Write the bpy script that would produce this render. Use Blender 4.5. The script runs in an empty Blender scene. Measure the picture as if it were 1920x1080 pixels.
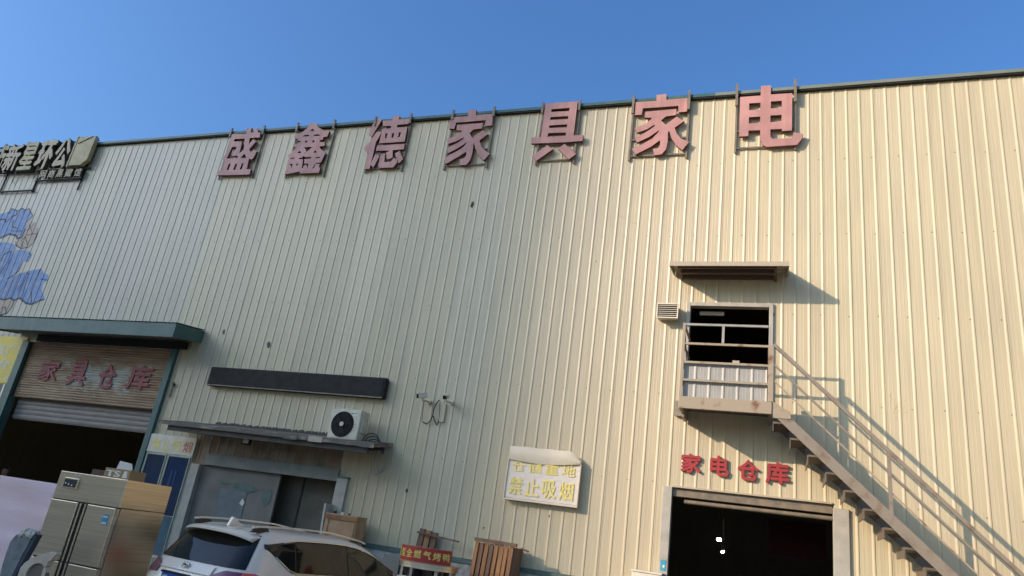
import bpy, bmesh, math, random
from mathutils import Vector, Matrix
random.seed(7)
SC = bpy.context.scene
COL = SC.collection

# ------------------------------------------------------------------ camera
D = 12.8            # distance from the camera to the warehouse wall plane (m)
CZ = 1.85           # camera height
F = 1328.854        # focal length in pixels of the 1920 px wide photograph
YAW, PITCH, ROLL = (math.radians(v) for v in (-21.6353, 19.7173, 8.3935))
_f = Vector((math.sin(YAW)*math.cos(PITCH), math.cos(YAW)*math.cos(PITCH), math.sin(PITCH)))
_r0 = Vector((math.cos(YAW), -math.sin(YAW), 0)); _u0 = _r0.cross(_f)
_r = _r0*math.cos(ROLL) + _u0*math.sin(ROLL); _u = _u0*math.cos(ROLL) - _r0*math.sin(ROLL)
cam = bpy.data.cameras.new('camera'); cam_o = bpy.data.objects.new('camera', cam); COL.objects.link(cam_o)
cam.sensor_width = 36; cam.lens = F/1920*36; cam.clip_start = 0.05; cam.clip_end = 3000
m3 = Matrix((_r, _u, -_f)).transposed()
cam_o.matrix_world = Matrix.Translation((0, 0, CZ)) @ m3.to_4x4()
SC.camera = cam_o

# ------------------------------------------------------------------ sky, sun, exposure
SUN = Vector((1.17, 1.0, -0.60)).normalized()          # direction the sunlight travels
elev = math.asin(-SUN.z)
world = bpy.data.worlds.new('World'); SC.world = world; world.use_nodes = True
nt = world.node_tree
sky = nt.nodes.new('ShaderNodeTexSky'); sky.sky_type = 'NISHITA'; sky.sun_disc = False
sky.sun_elevation = elev; sky.sun_rotation = math.atan2(-SUN.x, -SUN.y)
sky.altitude = 0; sky.air_density = 1.35; sky.dust_density = 4.5; sky.ozone_density = 10.0
nt.links.new(sky.outputs[0], nt.nodes['Background'].inputs[0])
nt.nodes['Background'].inputs[1].default_value = 0.15
sl = bpy.data.lights.new('sun', 'SUN'); sl.energy = 2.8; sl.angle = math.radians(0.53); sl.color = (1.0, 0.80, 0.66)
so = bpy.data.objects.new('sun', sl); COL.objects.link(so); so.rotation_euler = SUN.to_track_quat('-Z', 'Y').to_euler()
so.location = (-20, -20, 30)
SC.view_settings.view_transform = 'Standard'; SC.view_settings.look = 'None'
SC.view_settings.exposure = 0.80; SC.view_settings.gamma = 1.0; SC.view_settings.use_curve_mapping = False

# ------------------------------------------------------------------ helpers
def ray(px, py): return _f*F + _r*(px-960) - _u*(py-540)
def atY(px, py, Y):
    d = ray(px, py); return d*(Y/d.y) + Vector((0, 0, CZ))
def at(px, py, d=0.0): return atY(px, py, D-d)          # point on a plane d metres in front of the wall
def L(r, g, b):
    f = lambda c: (c/255/12.92) if c/255 <= .04045 else ((c/255+.055)/1.055)**2.4
    return (f(r), f(g), f(b), 1)

WM = {}                                                  # object -> its world matrix
def thing(name, label, cat, loc=(0, 0, 0), rz=0.0, group=None):
    o = bpy.data.objects.new(name, None); COL.objects.link(o)
    o.location = loc; o.rotation_euler = (0, 0, rz); o.empty_display_size = .2
    WM[o] = Matrix.Translation(loc) @ Matrix.Rotation(rz, 4, 'Z')
    o['label'] = label; o['category'] = cat
    if group: o['group'] = group
    return o
def tag(o, label, cat, group=None):
    o['label'] = label; o['category'] = cat
    if group: o['group'] = group
    return o

class MB:
    def __init__(s): s.v = []; s.f = []; s.mi = []
    def add(s, vs, fs, mi=0):
        n = len(s.v); s.v += [Vector(v) for v in vs]
        for f in fs: s.f.append([i+n for i in f]); s.mi.append(mi)
        return s
    def box(s, a, b, mi=0, bev=0.0):
        x0, x1 = sorted((a[0], b[0])); y0, y1 = sorted((a[1], b[1])); z0, z1 = sorted((a[2], b[2]))
        if bev:
            bm = bmesh.new(); bmesh.ops.create_cube(bm, size=1)
            for v in bm.verts:
                v.co = Vector((x0+(v.co.x+.5)*(x1-x0), y0+(v.co.y+.5)*(y1-y0), z0+(v.co.z+.5)*(z1-z0)))
            bmesh.ops.bevel(bm, geom=bm.edges[:]+bm.verts[:], offset=bev, segments=2, affect='EDGES', profile=.5)
            bm.verts.index_update(); s.add([v.co.copy() for v in bm.verts], [[v.index for v in f.verts] for f in bm.faces], mi); bm.free(); return s
        vs = [(x, y, z) for z in (z0, z1) for y in (y0, y1) for x in (x0, x1)]
        return s.add(vs, [(0, 2, 3, 1), (4, 5, 7, 6), (0, 1, 5, 4), (2, 6, 7, 3), (0, 4, 6, 2), (1, 3, 7, 5)], mi)
    def hexa(s, p, mi=0):      # 8 corners: bottom ring 0-3, top ring 4-7
        return s.add(p, [(3, 2, 1, 0), (4, 5, 6, 7), (0, 1, 5, 4), (1, 2, 6, 5), (2, 3, 7, 6), (3, 0, 4, 7)], mi)
    def bar(s, a, b, w, h=None, up=(0, 0, 1), mi=0):      # rectangular bar from a to b
        h = h or w; a = Vector(a); b = Vector(b); t = (b-a).normalized(); up = Vector(up)
        if abs(t.dot(up)) > .98: up = Vector((0, 1, 0))
        sx = t.cross(up).normalized(); sz = sx.cross(t).normalized()
        q = [(-1, -1), (1, -1), (1, 1), (-1, 1)]
        p = [a+sx*(i*w/2)+sz*(j*h/2) for i, j in q] + [b+sx*(i*w/2)+sz*(j*h/2) for i, j in q]
        return s.hexa(p, mi)
    def tube(s, pts, r, n=8, mi=0, cap=True):
        pts = [Vector(p) for p in pts]; rings = []; base = len(s.v); ref = None
        for i, p in enumerate(pts):
            t = (pts[min(i+1, len(pts)-1)]-pts[max(i-1, 0)]).normalized()
            if ref is None: ref = Vector((0, 0, 1)) if abs(t.z) < .9 else Vector((1, 0, 0))
            a = (ref - t*ref.dot(t)).normalized(); ref = a; b = t.cross(a)
            rr = r[i] if isinstance(r, (list, tuple)) else r
            s.v += [p+(a*math.cos(k*2*math.pi/n)+b*math.sin(k*2*math.pi/n))*rr for k in range(n)]
        for i in range(len(pts)-1):
            for k in range(n):
                s.f.append([base+i*n+k, base+i*n+(k+1) % n, base+(i+1)*n+(k+1) % n, base+(i+1)*n+k]); s.mi.append(mi)
        if cap:
            s.f.append([base+k for k in range(n)][::-1]); s.mi.append(mi)
            s.f.append([base+(len(pts)-1)*n+k for k in range(n)]); s.mi.append(mi)
        return s
    def disc(s, c, r, n=24, ax='y', th=.01, mi=0):         # short cylinder
        c = Vector(c); e = {'x': Vector((1, 0, 0)), 'y': Vector((0, 1, 0)), 'z': Vector((0, 0, 1))}[ax]
        return s.tube([c-e*th/2, c+e*th/2], r, n, mi)
    def torus(s, c, R, r, n=28, m=6, ax='y', mi=0):
        c = Vector(c); base = len(s.v)
        for i in range(n):
            a = 2*math.pi*i/n
            for j in range(m):
                b = 2*math.pi*j/m; rr = R+r*math.cos(b); h = r*math.sin(b)
                p = {'y': (rr*math.cos(a), h, rr*math.sin(a)), 'x': (h, rr*math.cos(a), rr*math.sin(a)), 'z': (rr*math.cos(a), rr*math.sin(a), h)}[ax]
                s.v.append(c+Vector(p))
        for i in range(n):
            for j in range(m):
                s.f.append([base+i*m+j, base+((i+1) % n)*m+j, base+((i+1) % n)*m+(j+1) % m, base+i*m+(j+1) % m]); s.mi.append(mi)
        return s
    def prism(s, poly, y0, y1, mi=0):                     # polygon in (x, z), extruded along y
        n = len(poly); vs = [(x, y0, z) for x, z in poly] + [(x, y1, z) for x, z in poly]
        fs = [list(range(n)), list(range(2*n-1, n-1, -1))] + [(i, n+i, n+(i+1) % n, (i+1) % n) for i in range(n)]
        return s.add(vs, fs, mi)
    def grid(s, rows, mi=0, close=False):
        base = len(s.v); n = len(rows[0])
        for r in rows: s.v += [Vector(p) for p in r]
        for i in range(len(rows)-1):
            for k in range(n if close else n-1):
                s.f.append([base+i*n+k, base+i*n+(k+1) % n, base+(i+1)*n+(k+1) % n, base+(i+1)*n+k]); s.mi.append(mi)
        return s
    def build(s, name, mats, parent=None, local=False, smooth=False, angle=None, fix=True):
        me = bpy.data.meshes.new(name)
        if not isinstance(mats, (list, tuple)): mats = [mats]
        if parent is not None:
            inv = Matrix.Identity(4) if local else WM[parent].inverted()
            vs = [inv @ v for v in s.v]; off = None
        else:
            xs = [v.x for v in s.v]; ys = [v.y for v in s.v]; zs = [v.z for v in s.v]
            off = Vector(((min(xs)+max(xs))/2, (min(ys)+max(ys))/2, min(zs))); vs = [v-off for v in s.v]
        me.from_pydata([tuple(v) for v in vs], [], s.f)
        for m in mats: me.materials.append(m)
        if len(mats) > 1: me.polygons.foreach_set('material_index', s.mi)
        if fix:
            bm = bmesh.new(); bm.from_mesh(me); bmesh.ops.recalc_face_normals(bm, faces=bm.faces); bm.to_mesh(me); bm.free()
        if smooth: me.polygons.foreach_set('use_smooth', [True]*len(me.polygons))
        if angle: me.set_sharp_from_angle(angle=math.radians(angle))
        me.update()
        o = bpy.data.objects.new(name, me); COL.objects.link(o)
        if parent is not None: o.parent = parent; WM[o] = WM[parent]
        else: o.location = off; WM[o] = Matrix.Translation(off)
        return o

# ------------------------------------------------------------------ materials
def mat(name, col, rough=.5, metal=0., col2=None, ns=4., nlo=.35, nhi=.65, streak=None, bump=0., bs=30., spec=.5, coat=0., em=None, alpha=None, objcol=False, stretch=(1, 1, 1), trans=0., wb=True, fine=0.):
    if wb:
        w = lambda c_: tuple(min(.95, a*b) for a, b in zip(c_[:3], (1.10, 1.0, .80)))+(1,)
        col = w(col); col2 = w(col2) if col2 else None
        if streak: streak = (w(streak[0]),)+tuple(streak[1:])
    m = bpy.data.materials.new(name); m.use_nodes = True; n = m.node_tree.nodes; l = m.node_tree.links
    b = n['Principled BSDF']; b.inputs['Roughness'].default_value = rough; b.inputs['Metallic'].default_value = metal
    b.inputs['Specular IOR Level'].default_value = spec; b.inputs['Base Color'].default_value = col
    if coat: b.inputs['Coat Weight'].default_value = coat; b.inputs['Coat Roughness'].default_value = .05
    if trans: b.inputs['Transmission Weight'].default_value = trans
    pos = n.new('ShaderNodeNewGeometry').outputs['Position']
    def noise(scale, st=(1, 1, 1), det=4):
        mp = n.new('ShaderNodeMapping'); mp.inputs['Scale'].default_value = st; l.new(pos, mp.inputs[0])
        t = n.new('ShaderNodeTexNoise'); t.inputs['Scale'].default_value = scale; t.inputs['Detail'].default_value = det
        l.new(mp.outputs[0], t.inputs['Vector']); return t.outputs['Fac']
    def ramp(fac, lo, hi):
        r = n.new('ShaderNodeMapRange'); r.inputs[1].default_value = lo; r.inputs[2].default_value = hi; l.new(fac, r.inputs[0]); return r.outputs[0]
    def mix(fac, a, bb, mode='MIX'):
        x = n.new('ShaderNodeMix'); x.data_type = 'RGBA'; x.blend_type = mode
        if isinstance(fac, float): x.inputs[0].default_value = fac
        else: l.new(fac, x.inputs[0])
        for i, q in ((6, a), (7, bb)):
            if isinstance(q, tuple): x.inputs[i].default_value = q
            else: l.new(q, x.inputs[i])
        return x.outputs[2]
    c = col
    if col2: c = mix(ramp(noise(ns, stretch), nlo, nhi), col, col2)
    if streak:                                            # (colour, amount, scale): rain streaks running down
        f = ramp(noise(streak[2], (1, 1, .06)), .45, .8)
        mu = n.new('ShaderNodeMath'); mu.operation = 'MULTIPLY'; mu.inputs[1].default_value = streak[1]; l.new(f, mu.inputs[0])
        c = mix(mu.outputs[0], c, streak[0])
    if fine:
        f = ramp(noise(34., (1, 1, .012), 2), .42, .75)
        mu = n.new('ShaderNodeMath'); mu.operation = 'MULTIPLY'; mu.inputs[1].default_value = fine; l.new(f, mu.inputs[0])
        c = mix(mu.outputs[0], c, (.30, .25, .17, 1))
    if objcol:
        oi = n.new('ShaderNodeObjectInfo'); c = mix(1.0, c, oi.outputs['Color'], 'MULTIPLY')
    if not isinstance(c, tuple): l.new(c, b.inputs['Base Color'])
    if bump:
        bn = n.new('ShaderNodeBump'); bn.inputs['Strength'].default_value = bump; bn.inputs['Distance'].default_value = .02
        l.new(noise(bs, stretch), bn.inputs['Height']); l.new(bn.outputs[0], b.inputs['Normal'])
    if em: b.inputs['Emission Color'].default_value = em[0]; b.inputs['Emission Strength'].default_value = em[1]
    return m

M = {}
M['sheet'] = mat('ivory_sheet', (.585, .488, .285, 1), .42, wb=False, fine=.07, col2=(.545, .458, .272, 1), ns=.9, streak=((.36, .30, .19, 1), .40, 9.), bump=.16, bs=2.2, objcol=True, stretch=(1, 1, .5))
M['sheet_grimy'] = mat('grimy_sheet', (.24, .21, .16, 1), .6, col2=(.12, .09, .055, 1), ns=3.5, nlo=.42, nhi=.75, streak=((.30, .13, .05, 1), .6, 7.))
M['teal'] = mat('teal_flashing', (.032, .10, .10, 1), .5, col2=(.055, .125, .12, 1), ns=2, streak=((.12, .15, .14, 1), .35, 8))
M['olive'] = mat('grey_green_flashing', (.14, .185, .165, 1), .55, col2=(.185, .215, .185, 1), ns=2.5)  # paler grey-green used on the right-hand flashing
M['pink'] = mat('faded_red_letter_face', (.50, .275, .272, 1), .6, col2=(.36, .205, .205, 1), ns=1.8, streak=((.32, .12, .11, 1), .6, 6))
M['pinkside'] = mat('letter_return', (.16, .05, .045, 1), .6, col2=(.09, .04, .035, 1), ns=6)
M['steel'] = mat('painted_frame_steel', (.13, .12, .10, 1), .55, col2=(.22, .18, .13, 1), ns=7)
M['red'] = mat('red_letter', (.36, .03, .034, 1), .5, col2=(.30, .035, .035, 1), ns=6)
M['redside'] = mat('red_letter_side', (.20, .04, .035, 1), .6)
M['darkred'] = mat('dark_red_letter', (.25, .045, .055, 1), .6, col2=(.20, .045, .05, 1), ns=8)
M['plinth'] = mat('peeling_plaster', (.52, .54, .53, 1), .85, col2=(.26, .27, .27, 1), ns=5, nlo=.5, nhi=.68, bump=.5, bs=18)
M['concrete'] = mat('yard_concrete', (.36, .34, .31, 1), .9, col2=(.28, .265, .245, 1), ns=.8, bump=.3, bs=14)
M['interior'] = mat('interior_dark_wall', (.22, .19, .17, 1), .9)
M['roof'] = mat('roof_sheet', (.18, .22, .21, 1), .5)
M['black'] = mat('black_metal', (.016, .015, .014, 1), .7, col2=(.026, .024, .022, 1), ns=6, spec=.25)
M['rubber'] = mat('black_rubber', (.02, .02, .02, 1), .7)
M['white'] = mat('white_plastic', (.68, .67, .62, 1), .45, col2=(.58, .57, .52, 1), ns=5)
M['acwhite'] = mat('aged_white_casing', (.62, .60, .52, 1), .45, col2=(.52, .50, .43, 1), ns=6)
M['jamb'] = mat('grey_white_trim', (.40, .40, .38, 1), .5, col2=(.31, .31, .285, 1), ns=4, nlo=.45, nhi=.7)
M['bluegrey'] = mat('blue_grey_lintel', (.20, .22, .22, 1), .5, col2=(.15, .16, .16, 1), ns=4)
M['shutter'] = mat('rusty_shutter', (.33, .24, .16, 1), .6, col2=(.23, .15, .09, 1), ns=2.2, nlo=.4, nhi=.62, stretch=(.5, 1, 3), streak=((.24, .15, .10, 1), .3, 4))
def worn(m):
    n = m.node_tree.nodes; l = m.node_tree.links; b = n['Principled BSDF']; src = b.inputs['Base Color'].links[0].from_socket
    g = n.new('ShaderNodeNewGeometry'); sp = n.new('ShaderNodeSeparateXYZ'); l.new(g.outputs['Position'], sp.inputs[0])
    def dist(sock, c, h):
        a = n.new('ShaderNodeMath'); a.operation = 'SUBTRACT'; l.new(sock, a.inputs[0]); a.inputs[1].default_value = c
        d = n.new('ShaderNodeMath'); d.operation = 'ABSOLUTE'; l.new(a.outputs[0], d.inputs[0])
        e = n.new('ShaderNodeMath'); e.operation = 'DIVIDE'; l.new(d.outputs[0], e.inputs[0]); e.inputs[1].default_value = h; return e.outputs[0]
    mx = n.new('ShaderNodeMath'); mx.operation = 'MAXIMUM'; l.new(dist(sp.outputs[0], -15.55, 1.45), mx.inputs[0]); l.new(dist(sp.outputs[2], 4.28, .36), mx.inputs[1])
    t = n.new('ShaderNodeTexNoise'); t.inputs['Scale'].default_value = 5.5; t.inputs['Detail'].default_value = 5
    l.new(g.outputs['Position'], t.inputs['Vector'])
    ad = n.new('ShaderNodeMath'); ad.operation = 'MULTIPLY_ADD'; l.new(t.outputs['Fac'], ad.inputs[0]); ad.inputs[1].default_value = 2.6; l.new(mx.outputs[0], ad.inputs[2])
    r = n.new('ShaderNodeMapRange'); r.inputs[1].default_value = 2.25; r.inputs[2].default_value = 1.7; l.new(ad.outputs[0], r.inputs[0])
    x = n.new('ShaderNodeMix'); x.data_type = 'RGBA'; l.new(r.outputs[0], x.inputs[0]); l.new(src, x.inputs[6]); x.inputs[7].default_value = (.38, .36, .28, 1); l.new(x.outputs[2], b.inputs['Base Color'])
worn(M['shutter'])
M['shutter_pale'] = mat('pale_shutter_patch', (.46, .44, .36, 1), .6, col2=(.36, .28, .2, 1), ns=7, nlo=.5, nhi=.7, stretch=(.7, 1, 3))
M['rollgrey'] = mat('grey_roller_slat', (.22, .20, .19, 1), .7, metal=0., col2=(.26, .24, .23, 1), ns=3)
M['awning'] = mat('dirty_awning_edge', (.115, .105, .09, 1), .7, col2=(.34, .28, .21, 1), ns=3.2, nlo=.5, nhi=.7, stretch=(1, 1, 3))
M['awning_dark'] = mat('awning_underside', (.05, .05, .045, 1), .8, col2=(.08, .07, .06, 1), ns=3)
M['soffit'] = mat('grey_soffit', (.15, .15, .15, 1), .7, col2=(.21, .21, .20, 1), ns=1.5)
M['stair'] = mat('grey_painted_steel', (.24, .215, .18, 1), .5, col2=(.18, .13, .09, 1), ns=7, nlo=.52, nhi=.72)
M['stair_rust'] = mat('rusting_painted_steel', (.33, .29, .225, 1), .6, col2=(.18, .09, .045, 1), ns=6, nlo=.56, nhi=.72)
M['tread'] = mat('checker_steel_tread', (.10, .09, .08, 1), .6, col2=(.15, .12, .09, 1), ns=8)
M['guard'] = mat('grey_white_guard_sheet', (.33, .345, .35, 1), .45, col2=(.29, .30, .295, 1), ns=3, bump=.08, bs=4)
M['cream'] = mat('cream_painted_fascia', (.40, .36, .29, 1), .5, col2=(.31, .25, .18, 1), ns=4, nlo=.55, nhi=.75)
M['brown'] = mat('brown_soffit_steel', (.10, .065, .05, 1), .6)
M['stainless'] = mat('brushed_stainless', (.70, .63, .545, 1), .38, metal=1., col2=(.57, .51, .44, 1), ns=6, stretch=(.15, .15, 9), bump=.04, bs=60)
M['gasket'] = mat('dark_gasket', (.02, .02, .02, 1), .6)
M['chrome'] = mat('chrome', (.75, .75, .75, 1), .12, metal=1.)
M['carpaint'] = mat('pearl_white_car_paint', (.80, .70, .62, 1), .28, coat=.8, spec=.5)
M['glass'] = mat('tinted_car_glass', (.012, .013, .013, 1), .05, spec=.35)
M['trim'] = mat('black_trim', (.015, .015, .015, 1), .35)
M['lampred'] = mat('red_tail_lamp', (.40, .015, .015, 1), .1, coat=1.)
M['lampclear'] = mat('orange_red_tail_lamp', (.75, .07, .03, 1), .1, coat=1.)
M['plum'] = mat('plum_tail_lamp', (.16, .03, .06, 1), .12, coat=1.)
M['blueplate'] = mat('blue_number_plate', (.015, .09, .42, 1), .35)
M['tyre'] = mat('tyre_rubber', (.02, .02, .02, 1), .85)
M['alloy'] = mat('alloy_rim', (.5, .5, .5, 1), .3, metal=.9)
M['lilac'] = mat('lilac_foam_board', (.86, .66, .74, 1), .6, col2=(.78, .60, .68, 1), ns=1.6, bump=.5, bs=3.0, stretch=(.4, 1, 3))
M['yellow'] = mat('yellow_banner', (.72, .58, .03, 1), .5, col2=(.62, .52, .08, 1), ns=1.8)
M['bannertext'] = mat('white_print', (.70, .68, .62, 1), .6)
M['boardwhite'] = mat('yellowed_white_board', (.66, .62, .52, 1), .5, col2=(.62, .58, .49, 1), ns=3, bump=.12, bs=3)
M['filmwhite'] = mat('white_plastic_film', (.70, .67, .65, 1), .35, bump=.7, bs=3.5, stretch=(1, 1, 2.5))
M['yellowprint'] = mat('yellow_print', (.80, .70, .10, 1), .5, col2=(.76, .69, .34, 1), ns=9)
M['redprint'] = mat('faded_red_print', (.55, .22, .12, 1), .5)
M['bluefilm'] = mat('blue_film_glass', (.02, .04, .11, 1), .12, col2=(.03, .045, .075, 1), ns=1.5, spec=.6)
M['bluestrip'] = mat('blue_plastic_strip', (.015, .05, .17, 1), .3)
M['bluelight'] = mat('pale_blue_glass', (.10, .17, .23, 1), .15, col2=(.07, .13, .18, 1), ns=2)
M['alu'] = mat('pale_aluminium', (.42, .47, .45, 1), .4, metal=.4)
M['doorgrey'] = mat('scuffed_grey_door', (.18, .175, .17, 1), .65, col2=(.13, .13, .125, 1), ns=2.4, bump=.2, bs=9, streak=((.13, .12, .11, 1), .5, 5))
M['dooolive'] = mat('olive_grey_inner_door', (.115, .11, .085, 1), .6, col2=(.08, .078, .062, 1), ns=3, streak=((.17, .15, .1, 1), .5, 6))
M['paper'] = mat('blue_grey_paper', (.17, .21, .25, 1), .8, col2=(.13, .165, .19, 1), ns=5)
M['paperwhite'] = mat('white_paper', (.66, .66, .64, 1), .8)
M['greenpaint'] = mat('dark_green_paint', (.07, .13, .12, 1), .7, col2=(.12, .17, .16, 1), ns=9)
M['wood'] = mat('old_timber', (.36, .19, .075, 1), .7, col2=(.22, .105, .045, 1), ns=7, stretch=(1, 1, .12), bump=.2, bs=40)
M['wood_grey'] = mat('weathered_timber', (.22, .13, .085, 1), .8, col2=(.13, .085, .06, 1), ns=6, stretch=(1, 1, .15), bump=.2, bs=40)
M['wood_pale'] = mat('pale_packing_timber', (.46, .30, .18, 1), .75, col2=(.38, .22, .12, 1), ns=5, bump=.2, bs=20)
M['card'] = mat('brown_cardboard', (.36, .24, .13, 1), .85, col2=(.30, .195, .10, 1), ns=4)
M['darkcard'] = mat('dark_brown_cardboard', (.10, .06, .045, 1), .85)
M['signred'] = mat('red_sign_panel', (.42, .025, .022, 1), .4, col2=(.36, .03, .025, 1), ns=4)
M['signyellow'] = mat('yellow_lettering', (.80, .66, .18, 1), .5)
M['signgold'] = mat('aged_gold_letter_face', (.42, .37, .22, 1), .6, col2=(.33, .30, .17, 1), ns=5, streak=((.2, .18, .1, 1), .4, 7))
M['signgold2'] = mat('aged_dull_letter_face', (.44, .375, .29, 1), .6, col2=(.36, .32, .22, 1), ns=5)
M['signside'] = mat('aged_letter_side', (.06, .062, .04, 1), .7)
M['mural_blue'] = mat('blue_mural_paint', (.18, .28, .46, 1), .6, col2=(.38, .40, .40, 1), ns=5, nlo=.50, nhi=.74, wb=False)
M['mural_beige'] = mat('beige_mural_paint', (.44, .34, .29, 1), .6, col2=(.44, .38, .32, 1), ns=5)
M['mural_line'] = mat('dark_mural_outline', (.085, .10, .15, 1), .7)
M['skin'] = mat('skin', (.38, .17, .12, 1), .5)
M['hair'] = mat('black_hair', (.012, .010, .010, 1), .6)
M['shirt'] = mat('dark_shirt', (.05, .05, .06, 1), .8)
M['trousers'] = mat('dark_trousers', (.03, .03, .04, 1), .8)
M['eye'] = mat('eye', (.02, .02, .02, 1), .2)
M['lamp'] = mat('lit_lamp', (.9, .9, .9, 1), .5, em=((.85, .95, 1, 1), 140.))
M['floodface'] = mat('floodlight_face', (.62, .62, .58, 1), .3)
M['greypad'] = mat('grey_blue_upholstery', (.22, .245, .27, 1), .8, col2=(.15, .165, .185, 1), ns=9, bump=.3, bs=14)
M['navy'] = mat('navy_painted_steel', (.045, .055, .085, 1), .45)
M['ragwhite'] = mat('crumpled_white_rag', (.60, .57, .52, 1), .9, col2=(.25, .23, .21, 1), ns=22, nlo=.45, nhi=.6)
M['creamwood'] = mat('cream_painted_carving', (.56, .49, .42, 1), .5, col2=(.44, .37, .31, 1), ns=6)
M['taupe'] = mat('taupe_cushion', (.15, .125, .11, 1), .8, bump=.2, bs=20)
M['cable'] = mat('black_cable', (.012, .012, .012, 1), .5)
M['cablegrey'] = mat('grey_cable', (.20, .20, .19, 1), .6)
M['sticker'] = mat('blue_sticker', (.05, .30, .50, 1), .4)
M['green'] = mat('green_sticker_print', (.05, .30, .16, 1), .5)
M['maroon'] = mat('dark_maroon_board', (.035, .012, .010, 1), .8, spec=.1)
M['scratch'] = mat('faint_scratch', (.46, .36, .24, 1), .7)
M['scuff'] = mat('dark_scuff', (.09, .085, .07, 1), .8)
M['tower'] = mat('shade_block_render', (.45, .42, .38, 1), .8)
M['towerwin'] = mat('shade_block_glass', (.05, .07, .09, 1), .15)

# ------------------------------------------------------------------ text
def tmesh(s, res=3):
    c = bpy.data.curves.new('t', 'FONT'); c.body = s; c.size = 1; c.extrude = .5; c.resolution_u = res
    o = bpy.data.objects.new('t', c); COL.objects.link(o)
    dg = bpy.context.evaluated_depsgraph_get(); me = bpy.data.meshes.new_from_object(o.evaluated_get(dg))
    vs = [v.co.copy() for v in me.vertices]; fs = [list(p.vertices) for p in me.polygons]
    bpy.data.objects.remove(o); bpy.data.curves.remove(c); bpy.data.meshes.remove(me)
    x0 = min(v.x for v in vs); x1 = max(v.x for v in vs); y0 = min(v.y for v in vs); y1 = max(v.y for v in vs)
    return [((v.x-x0)/(x1-x0), (v.y-y0)/(y1-y0), v.z) for v in vs], fs
_tc = {}
def text_on(mb, s, fn, th, bold=0.0, mi=0, side=None):
    """fn(u, v, h) -> world point; h runs 0 (back) .. th (front).  bold widens the strokes by shifted layers"""
    if s not in _tc: _tc[s] = tmesh(s)
    vs, fs = _tc[s]
    offs = [(0, 0)] if not bold else [(0, 0), (bold, .3*bold), (-bold, -.3*bold), (.3*bold, -bold), (-.3*bold, bold)]
    for k, (dx, dy) in enumerate(offs):
        w = [fn(u+dx, v+dy, (h+.5)*th + k*.0006) for u, v, h in vs]
        n = len(mb.v); mb.v += [Vector(q) for q in w]
        for f in fs:
            zs = [vs[i][2] for i in f]; flat = max(zs)-min(zs) < .01
            mb.f.append([i+n for i in f]); mb.mi.append(mi if (flat or side is None) else side)
    return mb
def quadfn(c00, c10, c01, c11, nrm=(0, -1, 0)):           # bilinear map over four corners
    c00, c10, c01, c11 = map(Vector, (c00, c10, c01, c11)); nn = Vector(nrm)
    return lambda u, v, h: (c00*(1-u)+c10*u)*(1-v) + (c01*(1-u)+c11*u)*v + nn*h

def fill(rings, th):                                       # filled outline with holes, rings in (x, z), extruded by th
    c = bpy.data.curves.new('o', 'CURVE'); c.dimensions = '2D'; c.fill_mode = 'BOTH'; c.extrude = th/2
    for r in rings:
        sp = c.splines.new('POLY'); sp.points.add(len(r)-1)
        for p, (x, z) in zip(sp.points, r): p.co = (x, z, 0, 1)
        sp.use_cyclic_u = True
    o = bpy.data.objects.new('o', c); COL.objects.link(o)
    dg = bpy.context.evaluated_depsgraph_get(); me = bpy.data.meshes.new_from_object(o.evaluated_get(dg))
    vs = [v.co.copy() for v in me.vertices]; fs = [list(p.vertices) for p in me.polygons]
    bpy.data.objects.remove(o); bpy.data.curves.remove(c); bpy.data.meshes.remove(me)
    return vs, fs
def outline(mb, rings, yfront, th, mi=0, side=1):
    vs, fs = fill(rings, th); n = len(mb.v)
    mb.v += [Vector((v.x, yfront+th/2-v.z, v.y)) for v in vs]
    for f in fs:
        zs = [vs[i].z for i in f]; mb.f.append([i+n for i in f]); mb.mi.append(mi if max(zs)-min(zs) < 1e-5 else side)
    return mb

# ================================================================== SETTING
g = MB().box((-400, -400, -.5), (400, 400, 0)).build('ground', M['concrete']); g['kind'] = 'structure'

# ------------------------------------------------------------------ warehouse
P = .2256; X0 = .842                                     # rib pitch, position of one rib's right foot
ZT = at(1000, 212).z; ZB = 1.50                          # top and foot of the cladding
PROF = [(0, 0), (.046, 0), (.050, .0014), (.056, .0014), (.060, 0), (.100, 0), (.104, .0014), (.110, .0014), (.114, 0), (P-.058, 0), (P-.032, .0100), (P-.015, .0100), (P-.007, 0)]
def prof(x):
    u = (x-X0) % P
    for (a, ya), (b, yb) in zip(PROF, PROF[1:]):
        if a <= u <= b: return ya+(yb-ya)*(u-a)/(b-a)
    return 0.0
def breaks(xa, xb):
    out = [xa, xb]; k = math.floor((xa-X0)/P)
    while X0+k*P < xb:
        for a, _ in PROF:
            x = X0+k*P+a
            if xa+1e-4 < x < xb-1e-4: out.append(x)
        k += 1
    return sorted(out)
wh = thing('warehouse_building', 'long warehouse clad in ribbed ivory metal sheets with a green eave strip', 'building', (-7, D+.02, 0))
LD = (-18.28, -13.38, 0, 5.08)                            # openings: x0, x1, z0, z1
MD = (-11.72, -8.20, 0, 3.22)
RD = (-1.60, .93, 0, 3.17)
UD = (-1.47, -.07, 4.50, 6.50)
OPEN = [LD, MD, RD, UD]
sheet0 = X0-31*4*P
i = 0
rs = random.Random(3)
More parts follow.
